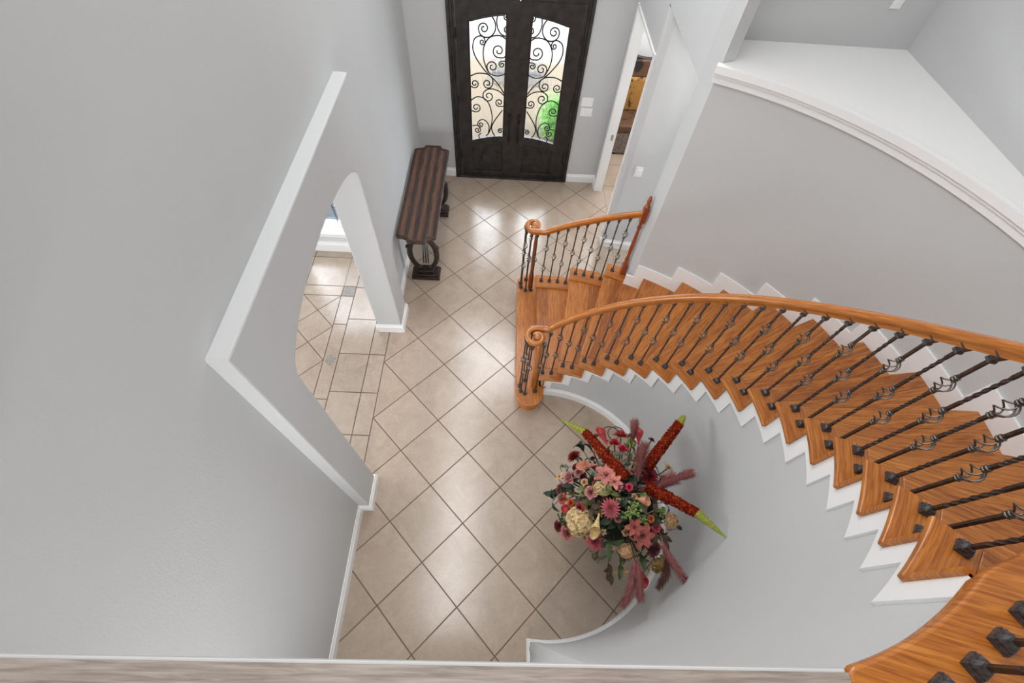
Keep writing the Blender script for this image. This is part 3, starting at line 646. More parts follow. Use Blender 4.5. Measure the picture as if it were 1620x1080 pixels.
for sx in (-1, 1):
    fx = lambda x: XC + sx * (XC - x)           # given left-leaf x, mirrored for the right leaf
    if sx == -1: fx = lambda x: x
    else: fx = lambda x: 2 * XC - x
    X0, X1, g0, g1 = .625, XC - .012, .945, 1.865
    def ring(y0, y1, a0, a1, zt, zb, lx0, lx1, lz0, lz1):
        pass
    leaf = MB(); N = 12
    xs = [g0 + (g1 - g0) * k / N for k in range(N + 1)]
    def fixed(poly):                            # polygon in (x,z)
        pl = [(fx(a), b) for a, b in poly]
        return pl if sx == -1 else pl[::-1]
    leaf.prism_y(fixed([(X0, .05), (g0, .05), (g0, 4.83), (X0, 4.83)]), 7.66, 7.76)
    leaf.prism_y(fixed([(g1, .05), (X1, .05), (X1, 4.83), (g1, 4.83)]), 7.66, 7.76)
    leaf.prism_y(fixed([(g0, gtop(g0))] + [(x, gtop(x)) for x in xs[1:]] + [(g1, 4.83), (g0, 4.83)]), 7.66, 7.76)
    pz = lambda x: gbot(x) - .20
    leaf.prism_y(fixed([(g0, pz(g0))] + [(x, pz(x)) for x in xs[1:]] + [(x, gbot(x)) for x in xs[::-1]]), 7.66, 7.76)
    leaf.box(min(fx(g0), fx(g1)), max(fx(g0), fx(g1)), 7.66, 7.76, .05, .20)
    leaf.box(min(fx(g0), fx(g1)), max(fx(g0), fx(g1)), 7.70, 7.74, .18, 1.2)
    # glazing moulding
    fr = [(g0, gbot(g0))] + [(x, gbot(x)) for x in xs[1:]] + [(x, gtop(x)) for x in xs[::-1]] + [(g0, gbot(g0))]
    leaf.tube([(fx(a), 7.655, b) for a, b in fr], .022, 6)
    pf = [(g0, .2)] + [(g1, .2)] + [(x, pz(x)) for x in xs[::-1]] + [(g0, .2)]
    leaf.tube([(fx(a), 7.66, b) for a, b in pf], .014, 6)
    if sx == 1: leaf.box(XC - .03, XC + .03, 7.635, 7.67, .05, 4.83)
    lf = leaf.build('door_leaf', DOORM, parent=dr)
    lf['_o'] = dr['_o']
    g = MB(); n = len(xs)
    gp = [(x, gbot(x)) for x in xs] + [(x, gtop(x)) for x in xs[::-1]]
    gg = MB().add([(fx(a), YG + .03, b) for a, b in gp], [tuple(range(len(gp))) if sx == -1 else tuple(range(len(gp)))[::-1]])
    gg.build('glass_pane', GLASS, parent=lf)
    gr = MB()
    for pth in GRILLE:
        # resample smoothly
        pts = [Vector((fx(a), YG, b)) for a, b in pth]; sm = []
        for i in range(len(pts) - 1):
            p0 = pts[max(i - 1, 0)]; p1 = pts[i]; p2 = pts[i + 1]; p3 = pts[min(i + 2, len(pts) - 1)]
            for t in (0, .33, .67):
                sm.append(.5 * ((2 * p1) + (p2 - p0) * t + (2 * p0 - 5 * p1 + 4 * p2 - p3) * t * t + (3 * p1 - p0 - 3 * p2 + p3) * t ** 3))
        sm.append(pts[-1]); gr.tube(sm, .017, 6)
    gr.build('scroll_grille', GRILL, parent=lf, smooth=True)
    rl = MB()
    for pth in RELIEF:
        pts = [Vector((fx(a), 7.692, b)) for a, b in pth]; sm = []
        for i in range(len(pts) - 1):
            p0 = pts[max(i - 1, 0)]; p1 = pts[i]; p2 = pts[i + 1]; p3 = pts[min(i + 2, len(pts) - 1)]
            for t in (0, .33, .67):
                sm.append(.5 * ((2 * p1) + (p2 - p0) * t + (2 * p0 - 5 * p1 + 4 * p2 - p3) * t * t + (3 * p1 - p0 - 3 * p2 + p3) * t ** 3))
        sm.append(pts[-1]); rl.tube(sm, .014, 6)
    rl.build('scroll_relief', DOORM, parent=lf, smooth=True)
    hd = MB(); hx = fx(2.03)
    hd.box(hx - .05, hx + .05, 7.62, 7.66, 1.85, 2.12); hd.box(hx - .035, hx + .035, 7.63, 7.66, 1.22, 1.42)
    hd.tube([(hx, 7.65, 1.92), (hx, 7.56, 1.90), (hx, 7.52, 1.80), (hx, 7.53, 1.6), (hx, 7.52, 1.42), (hx, 7.56, 1.33), (hx, 7.65, 1.31)], .02, 8)
    hd.ball((hx, 7.60, 2.05), .035)
    hd.build('pull_handle', GRILL, parent=lf, smooth=True, auto=40)
    for hz in (.75, 2.45, 4.1):
        h = MB(); h.lathe([(.018, hz - .12), (.02, hz - .10), (.02, hz + .10), (.018, hz + .12)], (fx(.618), 7.645), 8); h.build('hinge', GRILL, parent=lf)

# ------------------------------------------------------------------ switch plates
def plate(name, label, x0, x1, y, z0, z1, rock, grp=None, cat='light switch'):
    t = thing(name, ((x0 + x1) / 2, y, z0), label, cat, grp)
    MB().box(x0, x1, y - .018, y, z0, z1).build('cover_plate', PLATE, parent=t, bevel=.002)
    for k in range(rock):
        w_ = (x1 - x0) / rock; c = x0 + w_ * (k + .5)
        MB().box(c - w_ * .22, c + w_ * .22, y - .028, y - .017, z0 + (z1 - z0) * .25, z1 - (z1 - z0) * .25).build('rocker', WHITE, parent=t, bevel=.001)
plate('switch_plate', 'white multi-switch plate right of the iron door, the upper of two', 3.98, 4.30, 7.66, 2.47, 2.71, 3, 'switch plates beside the door')
plate('switch_plate', 'white multi-switch plate right of the iron door, the lower of two', 4.00, 4.33, 7.66, 2.19, 2.43, 3, 'switch plates beside the door')
yp = 4.83 - (5.2 - 4.96) * .125
plate('switch_plate', 'small white switch plate on the bright wall behind the short railing', 5.10, 5.31, yp + .008, 2.42, 2.69, 1)
plate('outlet_plate', 'pale outlet plate low on the upper wall above the white ledge', 7.235, 7.375, 2.88, 6.80, 7.05, 1, cat='outlet')
# ------------------------------------------------------------------ console table
TOPW = None
def table_top_mat():
    t = NT('striped_walnut'); t.b.inputs['Roughness'].default_value = .36; t.b.inputs['Coat Weight'].default_value = .2
    tc = t.node('ShaderNodeUVMap'); sep = t.node('ShaderNodeSeparateXYZ'); t.link(tc.outputs[0], sep.inputs[0])
    nz = t.node('ShaderNodeTexNoise', i_Scale=3.0, i_Detail=6.0, i_Roughness=.65); t.link(tc.outputs[0], nz.inputs['Vector'])
    mp = t.node('ShaderNodeMapping'); t.link(tc.outputs[0], mp.inputs[0]); mp.inputs['Scale'].default_value = (30, 1.6, 1)
    gr = t.node('ShaderNodeTexNoise', i_Scale=1.3, i_Detail=5.0, i_Roughness=.6); t.link(mp.outputs[0], gr.inputs['Vector'])
    a = t.node('ShaderNodeMath', operation='MULTIPLY_ADD'); t.link(nz.outputs[0], a.inputs[0]); a.inputs[1].default_value = .06; t.link(sep.outputs[0], a.inputs[2])
    m = t.node('ShaderNodeMath', operation='MULTIPLY'); t.link(a.outputs[0], m.inputs[0]); m.inputs[1].default_value = 2 * pi / .215
    s_ = t.node('ShaderNodeMath', operation='SINE'); t.link(m.outputs[0], s_.inputs[0])
    h = t.node('ShaderNodeMath', operation='MULTIPLY_ADD'); t.link(s_.outputs[0], h.inputs[0]); h.inputs[1].default_value = .17; t.link(gr.outputs[0], h.inputs[2])
    t.link(t.ramp(h.outputs[0], [(.25, (.018, .011, .010)), (.42, (.034, .018, .013)), (.58, (.10, .042, .024)), (.8, (.16, .072, .038))]), t.b.inputs['Base Color'])
    t.bump(gr.outputs[0], .15, .004); return t.m
TOPM = table_top_mat(); DARKW = plain('dark_carved_wood', (.022, .011, .007), .4, noise=.5, nscale=14, coat=.2)
EDGEW = plain('worn_dark_edge', (.035, .014, .008), .4, noise=.5, nscale=25)
ct = thing('console_table', (-.04, 4.8, 0), 'dark carved console table with striped wooden top against the left wall', 'console table')
def ttop(dx, dy):
    x0, x1, y0, y1 = -.525 - dx, .415 + dx, 3.13 - dy, 6.47 + dy; n0, n1 = -.27 - dx, .19 + dx; e = .17
    pl = []
    pl = [(x0, y0)] + [(x0 + (n0 - x0) * sin(radians(t)), y0 - .02 - e * .62 * (1 - cos(radians(t)))) for t in (10, 35, 60, 78, 90)] + [(n0 + .01, y0 - e)]
    r = [(n1 - .01, y0 - e)] + [(x1 - (x1 - n1) * sin(radians(t)), y0 - .02 - e * .62 * (1 - cos(radians(t)))) for t in (90, 78, 60, 35, 10)] + [(x1, y0)]
    nr = pl + r; far = [(x, y0 + y1 - y) for x, y in nr][::-1]
    return nr + far
MB().prism(ttop(0, 0), 1.645, 1.70).build('table_top', TOPM, parent=ct, bevel=.006)
ol = ttop(-.035, -.035); ol = ol + ol[:2]
MB().sweep([(x, y, 1.70) for x, y in ol], [(-.035, -.01), (.035, -.01), (.035, .006), (.02, .010), (-.02, .010), (-.035, .006)]).build('table_border', EDGEW, parent=ct)
m = MB().prism(ttop(-.03, -.03), 1.60, 1.645); m.build('table_apron', EDGEW, parent=ct, bevel=.004)
for yc in (3.46, 5.90):
    m = MB(); cxx = -.03
    m.box(cxx - .37, cxx + .37, yc - .20, yc + .20, 0, .10).box(cxx - .33, cxx + .33, yc - .17, yc + .17, .10, .17).box(cxx - .20, cxx + .20, yc - .11, yc + .11, .17, .27)
    for sx in (-1, 1):
        pts = []
        for k in range(21):
            t = radians(-78 + 156 * k / 20); pts.append((cxx + sx * (.04 + .30 * cos(t)), yc, .80 + .53 * sin(t)))
        pts += [(cxx + sx * .17, yc, 1.40), (cxx + sx * .24, yc, 1.44), (cxx + sx * .30, yc, 1.38)]
        rs = [.05 + .022 * sin(pi * k / (len(pts) - 1)) for k in range(len(pts))]
        m.tube(pts, .05, 10, rs=rs)
        m.ball((cxx + sx * .365, yc, 1.04), .06, 10); m.tube([(cxx + sx * .33, yc, 1.0), (cxx + sx * .36, yc, 1.04)], .035, 8)
        m.ball((cxx + sx * .13, yc, .31), .06, 10)
    m.box(cxx - .24, cxx + .24, yc - .10, yc + .10, 1.45, 1.52).box(cxx - .30, cxx + .30, yc - .14, yc + .14, 1.52, 1.60)
    m.build('carved_pedestal', DARKW, parent=ct, smooth=True, auto=35, bevel=.004)
m = MB()
for dx in (-.06, 0.0, .06):
    m.tube([(-.03 + dx, 3.60, .30), (-.03 + dx, 3.8, .85), (-.03 + dx, 4.1, 1.3), (-.03 + dx, 4.4, 1.5), (-.03 + dx, 4.68, 1.60)], .020, 6)
    m.tube([(-.03 + dx, 5.76, .30), (-.03 + dx, 5.56, .85), (-.03 + dx, 5.26, 1.3), (-.03 + dx, 4.96, 1.5), (-.03 + dx, 4.68, 1.60)], .020, 6)
m.build('iron_stretcher', GREYIRON, parent=ct, smooth=True)

# ------------------------------------------------------------------ high-back chair seen through the side opening
def brocade(name, a, b, c):
    t = NT(name); t.b.inputs['Roughness'].default_value = .6; tc = t.node('ShaderNodeTexCoord')
    n = t.node('ShaderNodeTexNoise', i_Scale=3.2, i_Detail=3.0, i_Distortion=1.6); t.link(tc.outputs['Object'], n.inputs['Vector'])
    t.link(t.ramp(n.outputs[0], [(.36, a), (.44, b), (.62, b), (.72, c)]), t.b.inputs['Base Color']); return t.m
GOLD = brocade('gold_damask', (.03, .016, .008), (.36, .17, .035), (.48, .27, .08))
BRNF = brocade('brown_brocade', (.012, .008, .006), (.10, .045, .02), (.24, .12, .05))
BLKW = plain('black_carved_frame', (.015, .010, .008), .35)
GRYF = plain('grey_brown_fringe', (.17, .13, .105), .8, noise=.4, nscale=30)
ch = thing('high_back_chair', (6.25, 9.75, 0), 'tall chair with gold and brown upholstery glimpsed through the white side opening', 'chair')
cx, cy = 6.25, 9.75
pl = [(cx - .75, .95), (cx - .75, 2.75)] + [(cx - .75 + 1.5 * k / 12, 2.78 - .18 * sin(pi * k / 12)) for k in range(13)] + [(cx + .75, .95)]
MB().prism_y(pl[::-1], cy + .45, cy + .62).build('back_frame', BLKW, parent=ch, bevel=.01)
MB().box(cx - .66, cx + .66, cy + .36, cy + .46, 2.1, 2.6).build('headrest', BRNF, parent=ch, bevel=.02)
MB().box(cx - .66, cx + .66, cy + .30, cy + .46, 1.05, 2.1).build('back_cushion', GOLD, parent=ch, bevel=.03)
MB().box(cx - .70, cx + .70, cy - .60, cy + .45, .80, 1.05).build('seat', BRNF, parent=ch, bevel=.03)
for sx in (-1, 1):
    m = MB().tube([(cx + sx * .72, cy + .45, 1.55), (cx + sx * .74, cy, 1.55), (cx + sx * .74, cy - .5, 1.5), (cx + sx * .74, cy - .62, 1.38), (cx + sx * .74, cy - .5, 1.28), (cx + sx * .72, cy - .5, 1.0)], .055, 8)
    m.build('arm', BLKW, parent=ch, smooth=True)
MB().box(cx - .68, cx + .68, cy - .57, cy + .45, .06, .80).build('fringe_skirt', GRYF, parent=ch, bevel=.01)
for sx in (-1, 1):
    for sy in (-.5, .4): MB().box(cx + sx * .62 - .05, cx + sx * .62 + .05, cy + sy - .05, cy + sy + .05, 0, .1).build('leg', BLKW, parent=ch)

# ------------------------------------------------------------------ flower arrangement
COL = dict(pink=(.50, .11, .13), crimson=(.22, .008, .012), darkred=(.20, .008, .018), plum=(.19, .05, .06), rust=(.30, .07, .03), rose=(.58, .22, .22), rosepink=(.55, .17, .16), maroon=(.16, .018, .03),
           redrose=(.36, .06, .06), coral=(.55, .12, .08), dusty=(.50, .20, .19), coralred=(.58, .09, .08), hotred=(.55, .02, .05), hotpink=(.60, .07, .12), magenta=(.60, .02, .10), orange=(.55, .14, .03), peach=(.66, .38, .22),
           cream=(.62, .45, .22), peachy=(.60, .36, .18), mustard=(.34, .20, .06), salmon=(.48, .11, .09), salmonpink=(.58, .19, .15), apricot=(.66, .40, .18), callared=(.50, .045, .05), callapeach=(.66, .28, .18), callayellow=(.68, .50, .24))
CM = {}
def bead_mat(name, a, b, c):
    t = NT(name); t.b.inputs['Roughness'].default_value = .8; t.b.inputs['Specular IOR Level'].default_value = 0
    g = t.node('ShaderNodeNewGeometry'); t.link(t.ramp(g.outputs['Random Per Island'], [(0, a), (.55, b), (1, c)]), t.b.inputs['Base Color']); return t.m
def cmat(k, rough=.6):
    if k not in CM:
        c = COL[k]; t = NT('petal_' + k); t.b.inputs['Roughness'].default_value = rough
        g = t.node('ShaderNodeNewGeometry'); n = t.node('ShaderNodeTexNoise', i_Scale=55.0, i_Detail=2.0); t.link(g.outputs['Position'], n.inputs['Vector'])
        a = t.mix(1.0, t.ramp(n.outputs[0], [(.3, tuple(x * .75 for x in c)), (.7, tuple(min(1, x * 1.25) for x in c))]), t.ramp(g.outputs['Random Per Island'], [(0, (.72, .72, .72)), (1, (1.15, 1.15, 1.15))]), 'MULTIPLY')
        t.link(a, t.b.inputs['Base Color']); CM[k] = t.m
    return CM[k]
LEAFS = [plain('leaf_dark', (.016, .030, .012), .5, noise=.5, nscale=30), plain('leaf_mid', (.045, .075, .022), .5, noise=.4, nscale=30), plain('leaf_sage', (.11, .125, .085), .6, noise=.3, nscale=30), plain('leaf_brown', (.075, .045, .02), .6, noise=.5, nscale=30), plain('leaf_olive', (.14, .15, .04), .6, noise=.4, nscale=30)]
LIME = plain('lime_bud', (.22, .32, .08), .5, noise=.3, nscale=50); SPR = bead_mat('spike_red', (.10, .008, .006), (.21, .020, .010), (.38, .085, .022)); SPG = plain('spike_green', (.30, .32, .045), .5, noise=.4, nscale=110)
FEA = plain('dusty_plume', (.30, .10, .095), .8, noise=.3, nscale=60); FEAD = plain('brown_plume', (.10, .035, .028), .8, noise=.4, nscale=60); TWIG = plain('grey_twig', (.20, .17, .13), .7); TWB = plain('brown_twig', (.10, .06, .03), .7)
SEED = plain('dark_seed', (.02, .012, .012), .6)
VO = Vector((4.12, -2.72, 0)); DC = Vector((0, 0, 1.45))
fa = thing('flower_arrangement', tuple(VO), 'large red and pink flower arrangement on the floor in the curve of the stairs', 'flower arrangement')
def frame(pos, nrm, spin=0):
    n = Vector(nrm).normalized(); a = Vector((0, 0, 1)) if abs(n.z) < .95 else Vector((1, 0, 0))
    x = a.cross(n).normalized(); y = n.cross(x); R_ = Matrix((x, y, n)).transposed() @ Matrix.Rotation(spin, 3, 'Z')
    return lambda p: Vector(pos) + VO + R_ @ Vector(p)
def petal(mb, F, az, L, W, tilt, cup=.2, r0=0.0, pointy=1.0, n=5, base=0.0):
    ca, sa = cos(az), sin(az); vs = []
    for i in range(n + 1):
        t = i / n; el = tilt - cup * t; 
        wd = W * (sin(pi * min(1, (t * .86 + .07)) ** pointy) ** .8) if i < n else W * .12
        if i == 0: rr, zz = r0, base
        else: rr += L / n * cos(el); zz += L / n * sin(el)
        for s_ in (-1, 0, 1):
            lx = rr; ly = s_ * wd / 2; lz = zz + (abs(s_) * wd * .22)
            vs.append(F((lx * ca - ly * sa, lx * sa + ly * ca, lz)))
    fs = [(i * 3 + j, i * 3 + j + 1, i * 3 + j + 4, i * 3 + j + 3) for i in range(n) for j in range(2)]
    mb.add(vs, fs)
def outward(p): v = Vector(p) - DC; v.z = max(v.z, .12) + .35; return v
for k in range(48):
    th = k * 2.39996 + .7; f = ((k + .5) / 48) ** .6; rr = f * .95
    FLOWERS.append([('rose', 'lily', 'rose', 'dahlia')[k % 4], rr * cos(th) * .92 - .12, rr * sin(th) * .98, 2.50 - .95 * f * f, random.uniform(.05, .085), random.choice(['dusty', 'plum', 'rust', 'maroon', 'rose', 'peach', 'darkred', 'cream', 'apricot', 'coral', 'mustard'])])
nm = dict(dahlia='dahlia', rose='rose', hydrangea='hydrangea', lily='lily')
for kind, x, y, z, r, col in FLOWERS:
    pos = (x, y, z); F = frame(pos, outward(pos), random.random() * 6); m = MB()
    if kind == 'dahlia':
        for L_, (n, ti) in enumerate(((18, .15), (16, .45), (13, .8), (9, 1.15), (5, 1.4))):
            for k in range(n): petal(m, F, 2 * pi * (k + .5 * L_) / n, r * (1 - .13 * L_), r * .26, ti + random.uniform(-.08, .08), .1, r * .08, 1.0, 4, L_ * r * .05)
    elif kind == 'rose':
        for L_, (n, ti, ln) in enumerate(((5, .35, 1.0), (5, .75, .92), (5, 1.1, .78), (4, 1.35, .6), (3, 1.5, .45))):
            for k in range(n): petal(m, F, 2 * pi * (k + .37 * L_) / n + random.uniform(-.15, .15), r * ln, r * (1.05 - .15 * L_), ti, .5 if L_ < 2 else -.15, r * .06, .9, 5, L_ * r * .03)
    elif kind == 'hydrangea':
        for k in range(62):
            f = k / 62; ph = math.acos(1 - f * 1.05); th = k * 2.39996; d_ = Vector((sin(ph) * cos(th), sin(ph) * sin(th), cos(ph)))
            c = F(tuple(d_ * r * random.uniform(.68, 1.0))) - VO; F2 = frame(tuple(c), (F(tuple(d_ * r * 1.2)) - VO - c), random.random() * 3)
            for q in range(4): petal(m, F2, q * pi / 2, r * .26, r * .24, .12, .1, 0, .8, 3)
    else:
        for k in range(3): petal(m, F, 2 * pi * k / 3, r * 1.05, r * .62, .55, .75, r * .05, .85, 6)
        for k in range(3): petal(m, F, 2 * pi * (k + .5) / 3, r * 1.05, r * .55, .5, .7, r * .05, .85, 6, .004)
    o = m.build(nm[kind], cmat(col), parent=fa, smooth=True)
    if kind == 'lily':
        c = MB()
        for k in range(6): p0 = F((0, 0, .005)); p1 = F((r * .16 * cos(k), r * .16 * sin(k), r * .3)); c.tube([p0, p1], r * .02, 4); c.tube([p1, p1 + (p1 - p0) * .15], r * .045, 5)
        so = c.build('stamens', SEED, parent=fa); so.parent = o
    # stem back to the vase
    b = F((0, 0, 0)); mid = VO + Vector((x * .35, y * .35, 1.2 + (z - 1.2) * .45)); s_ = MB().tube([b, b.lerp(mid, .5) + Vector((0, 0, .03)), mid, VO + Vector((x * .05, y * .05, .85))], .012, 5)
    so = s_.build('stem', LEAFS[1], parent=fa); so.parent = o
for p0, p1, col in CALLAS:
    p0 = Vector(p0) + VO; p1 = Vector(p1) + VO; ax = (p1 - p0); L = ax.length; ax.normalize(); u = ax.cross(Vector((0, 0, 1))).normalized(); v = u.cross(ax).normalized(); m = MB(); vs = []; n = 9; k2 = 14
    for i in range(n + 1):
        t = i / n
        for k in range(k2 + 1):
            th = 2 * pi * k / k2; rr = (.012 + .085 * t ** 2.0); ext = L * (.62 * t + .38 * t ** 3 * (.5 + .5 * cos(th)))
            if t > .8: rr *= 1 - .55 * ((t - .8) / .2) * (.5 + .5 * cos(th))
            vs.append(p0 + ax * ext + u * sin(th) * rr + v * -cos(th) * rr)
    m.add(vs, [(i * (k2 + 1) + k, i * (k2 + 1) + k + 1, (i + 1) * (k2 + 1) + k + 1, (i + 1) * (k2 + 1) + k) for i in range(n) for k in range(k2)])
    o = m.build('calla_lily', cmat(col, .4), parent=fa, smooth=True)
    m = MB().tube([p0, p0 + ax * L * .5], .014, 6); q = m.build('spadix', cmat('apricot'), parent=fa); q.parent = o
    m = MB().tube([p0, p0 - ax * .2 - Vector((0, 0, .15)), VO + Vector((0, 0, .9))], .013, 5); q = m.build('stem', LEAFS[1], parent=fa); q.parent = o
def bez(p0, p1, p2, t): return p0 * (1 - t) ** 2 + p1 * 2 * t * (1 - t) + p2 * t * t
ico = [(0, 0, 1), (1, 0, 0), (0, 1, 0), (-1, 0, 0), (0, -1, 0), (0, 0, -1)]
icf = [(0, 1, 2), (0, 2, 3), (0, 3, 4), (0, 4, 1), (5, 2, 1), (5, 3, 2), (5, 4, 3), (5, 1, 4)]
def bead(mb, c, r, ax=None):
    mb.add([c + Vector(p) * r for p in ico], icf)
for si, (b, j, e) in enumerate(SPIKES):
    b, j, e = (Vector(q) + VO for q in (b, j, e)); d1 = (j - b).length; d2 = (e - j).length; base_dir = (j - b).normalized()
    def spike(mb, p0, p1, R0, R1, n, br0, br1):
        ax = (p1 - p0).normalized(); u = ax.cross(Vector((0, 0, 1))).normalized(); v = ax.cross(u)
        mb.tube([p0, p1], R0 * .45, 10, rs=[R0 * .93, R1 * .9])
        for k in range(n):
            t = k / n; th = k * 2.39996; R_ = R0 + (R1 - R0) * t; rb = br0 + (br1 - br0) * t
            bead(mb, p0.lerp(p1, t) + (u * cos(th) + v * sin(th)) * R_ * random.uniform(.9, 1.1), rb)
    big = si != 1
    m = MB(); spike(m, b - base_dir * .12, j, .086, .064, 330, .0195, .017)
    o = m.build('flower_spike', SPR, parent=fa)
    m = MB(); spike(m, j, e, .060 if big else .055, .010 if big else .03, 150 if big else 60, .016, .007)
    q = m.build('green_tip', SPG, parent=fa); q.parent = o
    m = MB().tube([b - base_dir * .1, VO + Vector((0, 0, .9))], .016, 5); q = m.build('stem', LEAFS[1], parent=fa); q.parent = o
for fi, (a_, b_, c_) in enumerate(FEATHERS):
    p0, p1, p2 = (Vector(q) + VO for q in (a_, b_, c_)); m = MB(); Ls = (p1 - p0).length + (p2 - p1).length
    path = [bez(p0, p1 * 2 - (p0 + p2) / 2, p2, k / 12) for k in range(13)]; m.tube(path, .006, 4)
    nb = 700
    for k in range(nb):
        t = .08 + .92 * k / nb; c = bez(p0, p1 * 2 - (p0 + p2) / 2, p2, t); d_ = (bez(p0, p1 * 2 - (p0 + p2) / 2, p2, min(1, t + .03)) - bez(p0, p1 * 2 - (p0 + p2) / 2, p2, t - .03)).normalized()
        rv = Vector((random.gauss(0, 1), random.gauss(0, 1), random.gauss(0, .8))); side = (rv - d_ * rv.dot(d_)).normalized()
        ln = (1.5 if fi < 2 else 1) * (.10 + .09 * sin(pi * min(1, t * .95))) * random.uniform(.7, 1.1); tip = c + (d_ * .85 + side * .55) * ln; w_ = d_.cross(side) * .006
        m.add([c - w_, c + w_, tip], [(0, 1, 2)])
    o = m.build('plume', FEAD if fi == 6 else FEA, parent=fa)
    q = MB().tube([p0, p0.lerp(VO + Vector((0, 0, 1.5)), .5), VO + Vector((0, 0, .9))], .010, 5).build('stem', TWB, parent=fa); q.parent = o
for x, y, z, r in BUDS:
    m = MB(); c0 = Vector((x, y, z)) + VO
    for k in range(26):
        d_ = Vector((random.gauss(0, 1), random.gauss(0, 1), abs(random.gauss(0, .8)))).normalized(); c = c0 + d_ * r * random.uniform(.35, .95)
        m.ball(tuple(c), r * .15, 7, r * .19); m.tube([c0, c], .004, 4)
    m.build('green_bud_cluster', LIME, parent=fa, smooth=True)
def leafmesh(mb, base, dirv, up, L, W):
    d_ = dirv.normalized(); s_ = d_.cross(up).normalized(); u = s_.cross(d_); vs = []
    for i in range(6):
        t = i / 5; w_ = W * sin(pi * (t * .9 + .05)) ** .9 / 2 if 0 < i < 5 else W * .06
        c = base + d_ * L * t + u * (L * .18 * sin(pi * t) - L * .12 * t)
        for q in (-1, 0, 1): vs.append(c + s_ * w_ * q + u * abs(q) * w_ * .35)
    mb.add(vs, [(i * 3 + j, i * 3 + j + 1, i * 3 + j + 4, i * 3 + j + 3) for i in range(5) for j in range(2)])
for k in range(52):
    th = k * 2.39996; f = ((k + .5) / 52) ** .55; rr = f * .98; zt = 2.42 - .85 * f * f
    ctr = Vector((rr * cos(th) * .95 - .10, rr * sin(th) * 1.02 + .02, zt)) + VO
    out = (ctr - VO - DC).normalized(); m = MB(); root = ctr - out * .45
    rv = Vector((random.gauss(0, 1), random.gauss(0, 1), random.gauss(0, .6))).normalized()
    end = ctr + out * .05 + rv * .16
    m.tube([root, ctr, end], .006, 4)
    mt = random.choice([0, 0, 0, 1, 1, 2, 3, 4]); nl = 9 if mt != 2 else 11; sz = random.uniform(.13, .21) if mt != 2 else .12
    for q in range(nl):
        t = q / (nl - 1); bp = root.lerp(ctr, t) if t < .5 else ctr.lerp(end, t * 2 - 1); dv = (out * .5 + Vector((random.gauss(0, 1), random.gauss(0, 1), random.gauss(0, .5)))).normalized()
        leafmesh(m, bp, dv, out if abs(out.dot(dv)) < .9 else Vector((0, 0, 1)), sz * random.uniform(.7, 1.2), sz * .5)
    m.build('leaf_sprig', LEAFS[mt], parent=fa, smooth=True)
for k in range(14):                             # grey strap leaves and looping twigs
    th = random.uniform(0, 6.28); rr = random.uniform(.1, .8); c = Vector((rr * cos(th), rr * sin(th), 2.45 - .8 * rr * rr)) + VO; dv = Vector((random.gauss(0, 1), random.gauss(0, 1), .1)).normalized()
    m = MB(); L = random.uniform(.25, .45)
    if k % 2:
        m.tube([c + dv * (L * (t - .5)) + Vector((0, 0, .13 * sin(pi * t) - .05)) for t in [i / 12 for i in range(13)]], .008, 5); m.build('twig', TWIG if k % 4 == 1 else TWB, parent=fa, smooth=True)
    else:
        s_ = dv.cross(Vector((0, 0, 1))).normalized() * .018; pts = [c + dv * (L * (t - .5)) + Vector((0, 0, .08 * sin(pi * t))) for t in [i / 8 for i in range(9)]]
        m.add([p + s_ * q for p in pts for q in (-1, 1)], [(i * 2, i * 2 + 1, i * 2 + 3, i * 2 + 2) for i in range(8)]); m.build('strap_leaf', LEAFS[2], parent=fa, smooth=True)
m = MB()
for a0 in (0, .35):
    pts = [Vector((-.10 + .17 * cos(t) + a0 * .3, 1.12 + .10 * sin(t), 1.75 + .2 * sin(t * .7))) + VO for t in [i * .35 for i in range(14)]]; m.tube(pts, .009, 5)
m.build('curly_twig', TWB, parent=fa, smooth=True)
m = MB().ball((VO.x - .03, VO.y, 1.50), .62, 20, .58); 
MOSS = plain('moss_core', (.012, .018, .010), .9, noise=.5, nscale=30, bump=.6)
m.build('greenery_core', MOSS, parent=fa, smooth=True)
m = MB().lathe([(.14, 0), (.17, .03), (.15, .08), (.20, .3), (.24, .55), (.20, .82), (.13, .98), (.15, 1.04), (.13, 1.05), (.11, .98)], (VO.x, VO.y), 28)
m.build('vase', plain('dark_bronze_vase', (.06, .04, .03), .35, .4, noise=.4, nscale=12), parent=fa, smooth=True)

# ------------------------------------------------------------------ outdoors
PAVE = plain('porch_paving', (.085, .060, .032), .8, noise=.12, nscale=5)
DRIVE = plain('pale_concrete', (.13, .125, .115), .9, noise=.05, nscale=2)
tag(MB().box(-1, 40, 7.95, 16.2, -.25, -.03).build('ground_porch', PAVE), kind='structure')
tag(MB().box(-30, 40, 16.2, 60, -.40, -.22).build('ground_drive', DRIVE), kind='structure')
tag(MB().box(-30, -1.0, 4.72, 16, -.25, -.05).build('ground_side', plain('garden_gravel', (.022, .034, .040), .9, noise=.5, nscale=6)), kind='structure')
MAT = plain('slate_blue', (.006, .009, .014), .8, noise=.4, nscale=8)
tag(MB().box(1.3, 3.3, 14.0, 15.1, -.06, .06).build('door_mat', MAT), 'dark blue mat on the paving outside, seen through the door glass', 'mat')
tag(MB().box(-6, 4.7, 8.1, 11.8, 7.6, 7.9).build('porch_sky_blocker', CEIL), kind='structure')  # unseen slab, added to keep sky light off the paving
t = thing('shrub', (3.6, 10.5, -.06), 'bright green shrub outside, seen through the right door glass', 'shrub')
GRN = plain('shrub_green', (.10, .34, .03), .5, noise=.5, nscale=8); m = MB()
